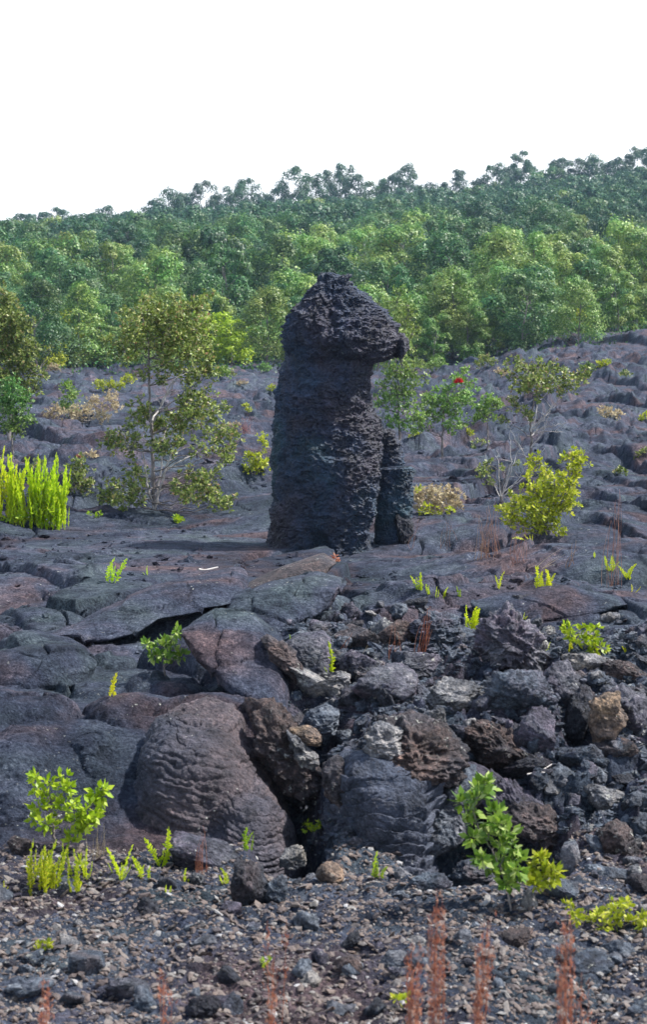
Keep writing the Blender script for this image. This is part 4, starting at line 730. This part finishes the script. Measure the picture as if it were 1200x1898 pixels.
fern(98, 1642, tops, 'wide clump of upright ferns below the lime shrub', rad=.12, wide=1.1, m='fern')
fern(160, 1630, [(150, 1572), (164, 1570), (156, 1590), (172, 1600), (150, 1598), (145, 1610)], 'fern clump between the wide one and the dry grass', rad=.06, wide=1.3)
fern(222, 1632, [(206, 1565), (216, 1590), (238, 1568), (226, 1598), (200, 1600), (235, 1602), (228, 1612), (242, 1600)], 'fern clump right of the dry grass', rad=.08, wide=1.3)
fern(262, 1630, [(256, 1582), (260, 1604)], 'single bent fern right of the fern clump')
fern(275, 1634, [(275, 1598), (278, 1612)], 'short single fern beside the bent one')
fern(296, 1606, [(282, 1540), (307, 1528), (286, 1580), (312, 1572), (300, 1575)], 'tall forked fern against the foot of the ropy mass', Y=8.45)
fern(455, 1578, [(453, 1524), (456, 1545)], 'tall dark green fern before the wrinkled snout', m='fernd', Y=8.4)
fern(468, 1578, [(469, 1550)], 'short dark green fern beside the tall one', m='fernd', Y=8.4)
fern(415, 1640, [(424, 1606), (408, 1622), (417, 1622)], 'small fern left of the black upright boulder', Y=8.1)
fern(345, 1636, [(343, 1610), (350, 1622), (355, 1628)], 'small fern under the overhanging crust', Y=8.2)
fern(312, 1656, [(304, 1642), (315, 1640), (318, 1646)], 'tiny fern at the edge of the gravel below the forked one', Y=8.0)
fern(8, 1652, [(0, 1636), (8, 1634), (14, 1640)], 'tiny fern cut by the left edge at the gravel', Y=8.0)
fern(705, 1630, [(688, 1584), (700, 1598), (710, 1600), (694, 1606)], 'thin drooping fern before the ledged mass', Y=8.35, m='fernd')
# --- dry grasses
def grass(px, py, tops, m, label, Y=None, th=.0022, n=3, name='dry_grass', spread=4, basew=6, heads=False):
    r = np.random.default_rng(px*17+py); 
    if Y is None: Y = G(px, py)[1]
    b = W(px, py, Y); b[2] = H(b[0], Y)[0]; k = Y/F; A = Acc(); Hd = Acc()
    for tx, ty, *bx in tops:
        for q in range(n):
            e = W(tx+r.normal()*spread, ty+abs(r.normal())*spread*3, Y+r.normal()*k*6); s = W((bx[0] if bx else px)+r.normal()*basew, py, Y+r.normal()*k*6); s[2] = min(s[2], H(s[0], s[1])[0]); u = np.linspace(0, 1, 9)[:, None]
            P = s*(1-u)+e*u+(np.array((r.normal(), r.normal(), 0))*k*8)*(u*(1-u)*2); A.tube(P-b, np.linspace(th, th*.35, 9), 3)
            if heads:
                c = P[4:]; nq = 50; uq = np.clip(r.choice(r.random(22), nq)+r.normal(size=nq)*.02, 0, 1); pq = np.stack([np.interp(uq*.75+.25, u[:, 0], P[:, w2]) for w2 in range(3)], 1); cc = pq+r.normal(size=(nq, 3))*.006; ax = nrm(r.normal(size=(nq, 3))*.4+(0, 0, 1)); Hd.leaves(cc-b, ax, nrm(np.cross(ax, r.normal(size=(nq, 3)))), .018, .0016)
    if heads:
        t = thing(name, b, label, 'grass'); A.build('stalks', M[m], t); Hd.build('seed_heads', M[m], t); return t
    o = A.build(name, M[m]); o.location = tuple(b); return tag(o, label, 'grass')
grass(782, 1218, [(797, 1122), (790, 1140), (800, 1150)], 'redgrass', 'bright red-brown grass tuft standing in the rubble', Y=11.4, n=4, th=.003)
grass(730, 1232, [(730, 1158), (732, 1185)], 'redgrass', 'single thin red grass stalk before the dark red block', Y=10.9)
grass(637, 1228, [(653, 1158), (645, 1180)], 'redgrass', 'thin leaning red grass behind the tall fern frond', Y=10.9, n=2)
grass(660, 1236, [(680, 1190)], 'straw', 'single pale grass stalk leaning right over the purple block', Y=10.7, n=1)
grass(905, 1034, [(918, 925), (905, 935), (890, 950), (898, 970), (912, 960)], 'grass', 'tall pinkish dry grass clump left of the bushy yellow shrub', n=6, th=.0022, basew=14)
grass(960, 1046, [(968, 960), (975, 970), (955, 980)], 'grass', 'pinkish dry grass clump at the foot of the bushy yellow shrub', n=5, th=.0022, basew=12)
grass(828, 1018, [(838, 945), (825, 955)], 'grass', 'sparse dry grass stalks before the domed dry shrub', n=3, th=.0022, basew=16)
grass(768, 1018, [(785, 955), (775, 975)], 'grass', 'sparse dry grass beside the foot of the square stump', n=2, th=.002, basew=12)
grass(1130, 1090, [(1145, 905), (1140, 925), (1135, 960)], 'grass', 'very tall thin dry grass near the right edge', n=4, th=.002, basew=12)
grass(1005, 1056, [(1045, 1015), (1030, 1030)], 'straw', 'pale dry stalk leaning right above the tall bunched fern', n=2, th=.002, basew=12)
grass(1060, 1050, [(1070, 990), (1062, 1005)], 'grass', 'thin dry grass between the bunched ferns and the right edge', n=2, th=.003)
grass(455, 800, [(448, 765), (462, 768), (455, 772)], 'grass', 'far dry grass tuft below the tiny yellow shrub', n=8, th=.003)
grass(372, 1645, [(378, 1530), (374, 1560), (368, 1590), (385, 1600), (360, 1610)], 'redgrass', 'reddish dry grass tuft under the overhanging crust', Y=8.1, n=5, th=.0014)
grass(185, 1632, [(180, 1540), (195, 1560), (168, 1550), (200, 1590), (220, 1600), (150, 1600), (190, 1520)], 'straw', 'pale dry grass among the ferns below the lime shrub', Y=8.2, n=6, th=.0013, spread=8)
for (px, top, bot, lab, Yg, lean) in [(1050, 1690, 2050, 'red grass spire in the near foreground, the rightmost tall one', 4.6, 4), (905, 1700, 2080, 'red grass spire leaning right in the near foreground', 4.6, 40), (815, 1640, 2080, 'tall thick red-brown grass in the near foreground', 4.6, 16), (765, 1740, 2080, 'thin red grass left of the thick red-brown one', 4.7, 4), (1085, 1790, 2080, 'short faint red grass right of the rightmost tall spire', 4.7, 6), (305, 1780, 2080, 'faint red grass in the left foreground', 4.8, 4), (85, 1810, 2080, 'short dull red grass near the lower left corner', 4.8, 6), (510, 1700, 2000, 'faint reddish grass in the middle foreground', 5.2, 4)]:
    a, c = ray(px-lean*.6, bot); x0 = a*Yg; z0 = H(x0, Yg)[0]; pyb = 620+(EYE-z0)/Yg*F
    grass(int(px-lean), int(pyb), [(px, top), (px-3-lean*.2, top+50), (px-lean*.3, top+90)], 'redgrass', lab, Y=Yg, n=5 if 'faint' not in lab else 2, th=.0016, spread=8, basew=8, heads=True)
# sticks
def stick(pts, label, Y=None, rad=.006):
    if Y is None: Y = G(*pts[len(pts)//2])[1]
    P = np.array([W(x, y, Y+.03*i) for i, (x, y) in enumerate(pts)]); P[:, 2] += rad; n = 12; s = np.linspace(0, len(P)-1, n); Q = np.stack([np.interp(s, np.arange(len(P)), P[:, q]) for q in range(3)], 1)
    A = Acc(); A.tube(Q-Q[0], np.linspace(rad, rad*.5, n), 6); o = A.build('dead_stick', M['dead']); o.location = tuple(Q[0]); tag(o, label, 'stick')
stick([(368, 1058), (380, 1060), (392, 1057), (404, 1054)], 'bleached stick lying on the raised plate left of the pillar', rad=.012)
stick([(978, 1437), (1000, 1433), (1015, 1424), (1024, 1418)], 'forked white stick lying in the middle of the rubble', Y=9.1, rad=.005)
stick([(1000, 1432), (1012, 1434), (1022, 1440)], 'short white twig beside the forked stick', Y=9.08, rad=.004)
stick([(1178, 1580), (1182, 1565), (1188, 1550)], 'white upright stick near the right edge by the brown boulder', Y=8.7, rad=.004)
stick([(404, 1188), (416, 1182), (427, 1178)], 'thin pale twig on the smooth dome left of the seat-shaped plate', rad=.004)
# ------------------------------------------------------------------ forest
def tree_mesh(seed, h, wd, nb, nl, ls, fill=1.0, col=False, base=.25):
    r = np.random.default_rng(seed); A = Acc(); T = Acc(); tz = np.linspace(0, h*.86, 9); tp = np.stack((np.cumsum(r.normal(size=9))*.04*h*.3, np.cumsum(r.normal(size=9))*.04*h*.3, tz-.3), 1); T.tube(tp, np.linspace(.035*h*.45, .012*h*.4, 9), 6)
    for k in range(nb):
        f = (k+.5)/nb; z = h*(base+(.95-base)*f); prof_ = (math.sin(math.pi*min(1, (f*.70+.26)))**.6) if not col else (.55+.45*math.sin(math.pi*f))
        th = k*2.4+r.normal()*.5; rr = wd*.5*prof_*r.uniform(.35, 1.0); c = np.array((math.cos(th)*rr, math.sin(th)*rr, z)); br = wd*.5*r.uniform(.40, .60)*(1-.35*f)
        j = int(np.clip(np.searchsorted(tz, z-rr*.7), 0, 8)); q = np.linspace(0, 1, 5)[:, None]; T.tube(tp[j]*(1-q)+c*q+(0, 0, 0), np.linspace(.009*h*.5, .003*h, 5), 4)
        n = int(nl/nb); dv = rdir(n, r); dv[:, 2] = np.where(dv[:, 2] < -.25, -dv[:, 2], dv[:, 2]); lump = 1+.35*np.sin(dv[:, 0]*5+k)*np.cos(dv[:, 1]*5+k*2)
        P = c+dv*br*(r.random(n)**.16*lump*fill)[:, None]*np.array((1, 1, .78)); no = nrm(dv+.45*rdir(n, r)+(0, 0, .3)); ax = nrm(np.cross(no, rdir(n, r))); A.leaves(P, ax, np.cross(no, ax), ls*r.uniform(.6, 1.4, n), ls*.36)
    return T, A
TV = []
spec = [(5.2, 4.2, 20, 9600, .13), (4.6, 3.4, 15, 8400, .12), (5.6, 3.4, 22, 9000, .125), (4.2, 4.4, 14, 8700, .13), (5.0, 2.8, 18, 8000, .12), (6.0, 4.2, 24, 9600, .135), (4.4, 2.4, 12, 7000, .12), (5.8, 4.6, 16, 8000, .13)]
for k, s_ in enumerate(spec):
    T, A = tree_mesh(200+k, *s_, base=(.14 if k != 7 else .3), col=(k in (4, 6))); TV.append((T.build('trunk', M['bark'], link=False).data, A.build('crown', M['mid'], smooth=False, link=False).data, s_[0]))
T, A = tree_mesh(300, 3.0, 2.6, 22, 4200, .15, base=.05, col=True); TV.append((T.build('trunk', M['bark'], link=False).data, A.build('crown', M['yellow'], smooth=False, link=False).data, 3.0))
NT = 0
def ftree(v, x, y, h, m, label, group, wide=1.0, z=None):
    global NT
    r = random; td, cdm, h0 = TV[v]; s = h/h0; t = thing('forest_tree', (x, y, (H(x, y)[0] if z is None else z)-.15), label, 'tree', group)
    t.rotation_euler.z = r.random()*6.28; t.scale = (s*wide*r.uniform(.9, 1.1), s*wide*r.uniform(.9, 1.1), s); NT += 1
    for nm, d in (('trunk', td), ('crown', cdm)):
        o = bpy.data.objects.new(nm, d); C.collection.objects.link(o); o.parent = t
        if nm == 'crown': o.material_slots[0].link = 'OBJECT'; o.material_slots[0].material = M[m]
    return t
random.seed(77)
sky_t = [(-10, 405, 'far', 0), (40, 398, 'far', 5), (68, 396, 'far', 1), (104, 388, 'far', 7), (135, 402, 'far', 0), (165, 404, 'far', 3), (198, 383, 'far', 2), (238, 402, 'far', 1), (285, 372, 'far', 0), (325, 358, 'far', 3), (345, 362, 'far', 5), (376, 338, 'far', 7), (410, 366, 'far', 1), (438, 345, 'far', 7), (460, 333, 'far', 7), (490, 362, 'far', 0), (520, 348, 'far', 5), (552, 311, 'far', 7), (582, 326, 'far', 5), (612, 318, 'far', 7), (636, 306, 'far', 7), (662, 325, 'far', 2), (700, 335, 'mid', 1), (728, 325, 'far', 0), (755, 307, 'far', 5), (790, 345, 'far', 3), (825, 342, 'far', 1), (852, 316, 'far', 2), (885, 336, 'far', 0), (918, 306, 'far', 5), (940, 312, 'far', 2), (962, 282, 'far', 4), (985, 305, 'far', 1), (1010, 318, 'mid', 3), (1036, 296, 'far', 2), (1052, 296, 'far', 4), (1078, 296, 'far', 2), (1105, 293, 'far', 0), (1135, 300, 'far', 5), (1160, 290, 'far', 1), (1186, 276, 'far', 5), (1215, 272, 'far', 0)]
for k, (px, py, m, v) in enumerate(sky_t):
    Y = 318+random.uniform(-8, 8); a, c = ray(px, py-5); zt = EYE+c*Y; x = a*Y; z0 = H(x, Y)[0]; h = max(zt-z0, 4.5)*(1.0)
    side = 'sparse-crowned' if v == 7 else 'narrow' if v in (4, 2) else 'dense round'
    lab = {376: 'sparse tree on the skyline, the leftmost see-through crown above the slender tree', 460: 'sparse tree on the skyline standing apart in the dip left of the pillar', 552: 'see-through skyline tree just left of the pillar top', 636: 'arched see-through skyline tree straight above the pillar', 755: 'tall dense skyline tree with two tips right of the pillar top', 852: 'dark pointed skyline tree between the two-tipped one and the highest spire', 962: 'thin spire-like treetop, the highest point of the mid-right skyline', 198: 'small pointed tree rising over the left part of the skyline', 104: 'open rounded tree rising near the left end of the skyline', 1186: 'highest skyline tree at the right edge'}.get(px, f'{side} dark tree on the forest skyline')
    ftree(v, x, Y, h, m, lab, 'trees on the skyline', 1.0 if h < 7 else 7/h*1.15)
# front rank, traced from the edge of the lava
frt = [(95, 672, 590, 'mid', 3, 92), (60, 672, 570, 'mid', 0, 96), (150, 668, 575, 'yellow', 8, 98), (190, 664, 590, 'front', 6, 96), (95, 676, 630, 'yellow', 8, 90), (225, 666, 600, 'front', 4, 94), (400, 664, 575, 'lime', 8, 94), (430, 668, 590, 'lime', 8, 92), (455, 664, 600, 'green', 8, 94), (480, 662, 548, 'front', 6, 98), (512, 664, 580, 'front', 1, 95), (410, 640, 580, 'mid', 3, 104),
 (745, 660, 545, 'front', 3, 94), (775, 665, 560, 'front', 1, 92), (805, 672, 575, 'front', 6, 90), (838, 668, 545, 'front', 0, 93), (872, 670, 555, 'front', 4, 91), (905, 664, 570, 'front', 6, 93), (855, 640, 500, 'front', 2, 104), (790, 640, 520, 'mid', 0, 106), (935, 655, 470, 'front', 5, 100), (960, 658, 600, 'mid', 3, 94), (985, 655, 580, 'front', 1, 94), (1010, 650, 560, 'front', 3, 96), (1045, 648, 530, 'front', 0, 97), (1080, 646, 560, 'yellow', 6, 96), (1110, 645, 560, 'front', 1, 97), (1060, 630, 460, 'front', 5, 106), (1120, 630, 450, 'front', 5, 108), (1150, 640, 500, 'front', 2, 100), (1180, 640, 560, 'green', 4, 98), (1205, 636, 520, 'front', 3, 100), (980, 630, 480, 'front', 0, 108), (900, 640, 520, 'mid', 1, 104), (350, 640, 560, 'mid', 0, 108), (310, 640, 555, 'mid', 1, 106), (700, 650, 540, 'front', 2, 98), (650, 650, 540, 'mid', 0, 100), (600, 650, 540, 'mid', 0, 102), (560, 650, 520, 'front', 2, 102)]
for px, pb, pt, m, v, Y in frt:
    a, c = ray(px, pt); x = a*Y; z0 = H(x, Y)[0]; h = max(EYE+c*Y-z0, 1.5); k_ = 'bright lime bushy' if m == 'lime' else 'yellow-leaved' if m == 'yellow' else 'fresh green' if m == 'green' else 'dull green' if m == 'mid' else 'pale yellow-green'
    ftree(v, x, Y, h, m, f'{k_} young tree at the forest edge {"left" if px < 560 else "right"} of the pillar', 'young trees along the forest edge', 1.0 if h > 3 else 1.15)
# rows up the hill
pos = []
Y = 88.0
while Y < 312:
    half = .275*Y+3; n = int(2*half/4.0)
    for k in range(n): pos.append((-half+(k+.5+random.uniform(-.45, .45))*2*half/n, Y+random.uniform(-2.2, 2.2)))
    Y += 4.4+Y*.008
inview = pos
rest = []
def pick(x, y):
    f = (y-88)/225; n_ = float(vn2(np.array([x*.06]), np.array([y*.05]), 3)[0]); n2_ = random.random()
    f += .10*(n_-.5)*2-.10*(x > 6)*min(1, x/30)
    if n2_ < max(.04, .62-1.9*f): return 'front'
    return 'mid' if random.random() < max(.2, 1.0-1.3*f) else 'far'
k_ind = 0
for x, y in inview:
    m = pick(x, y); v = random.randrange(8) if random.random() > .1 else 0
    if v == 7: v = 3
    h = random.uniform(3.0, 4.6) if y < 105 else random.uniform(4.2, 6.2) if y < 200 else random.uniform(4.6, 6.6)
    if NT < 292 and abs(x/y) < .172:
        lab = {'front': 'pale yellow-green tree on the lower forest slope', 'mid': 'mid green rounded tree on the lower forest slope', 'far': 'dark blue-green tree on the forest slope'}[m]
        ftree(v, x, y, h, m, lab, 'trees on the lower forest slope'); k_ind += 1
    else: rest.append((x, y, h, m, v))
# the rest of the wood as one mass per foliage
wood = Acc(); cr = {'mid': Acc(), 'far': Acc(), 'front': Acc()}
LV = []
for k in range(6):
    s_ = spec[k]; T, A = tree_mesh(400+k, s_[0], s_[1], s_[2], 3000, .22, base=.12); LV.append((np.concatenate(T.V), np.concatenate(T.q), np.concatenate(A.V), np.concatenate(A.q), s_[0]))
for x, y, h, m, v in rest:
    Tv, Tq, Av, Aq, h0 = LV[v % 6]; s = h/h0; t = random.random()*6.28; c, sn_ = math.cos(t), math.sin(t); Rm = np.array(((c, sn_, 0), (-sn_, c, 0), (0, 0, 1)))*s; loc = np.array((x, y, H(x, y)[0]-.15))
    cr[m].add(Av@Rm+loc, Aq); wood.add(Tv@Rm+loc, Tq)
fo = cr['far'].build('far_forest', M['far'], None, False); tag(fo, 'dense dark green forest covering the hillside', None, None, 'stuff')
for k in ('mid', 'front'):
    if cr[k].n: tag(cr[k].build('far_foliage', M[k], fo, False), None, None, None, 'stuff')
tag(wood.build('far_trunks', M['bark'], fo), None, None, None, 'stuff')
# undergrowth hiding the soil under the trees
n = 120000; y = 84+235*r_.random(n)**.8; x = (r_.random(n)*2-1)*.28*y; A = Acc(); P = np.stack((x, y, H(x, y)+r_.random(n)**2*.9*sst(84, 96, y)), -1); ax = nrm(rdir(n, r_)+(0, 0, .7)); s = .10+y/1300
A.leaves(P, ax, nrm(np.cross(ax, rdir(n, r_))), s, s*.35); tag(A.build('undergrowth', M['mid'], None, False), 'low green undergrowth between the forest trees', None, None, 'stuff')
# ------------------------------------------------------------------ haze
if HAZE:
    bm = bmesh.new(); bmesh.ops.create_cube(bm, size=1); me = bpy.data.meshes.new('haze'); 
    for v in bm.verts: v.co.x = v.co.x*9000; v.co.y = v.co.y*8400+100; v.co.z = (v.co.z+.5)*90-45 if False else (60 if v.co.z > 0 else -125)
    bm.to_mesh(me); bm.free(); o = bpy.data.objects.new('haze', me); C.collection.objects.link(o); tag(o, None, None, None, 'stuff')
    m = bpy.data.materials.new('haze'); m.use_nodes = True; nt = m.node_tree; nt.nodes.remove(nt.nodes['Principled BSDF'])
    v = nt.nodes.new('ShaderNodeVolumePrincipled'); v.inputs['Density'].default_value = .00028; v.inputs['Color'].default_value = (.50, .74, 1, 1); v.inputs['Anisotropy'].default_value = .2
    nt.links.new(v.outputs[0], nt.nodes['Material Output'].inputs['Volume']); me.materials.append(m)
print('trees', NT, 'rest', len(rest), 'objects', len(bpy.data.objects), 'ground', XX.shape)
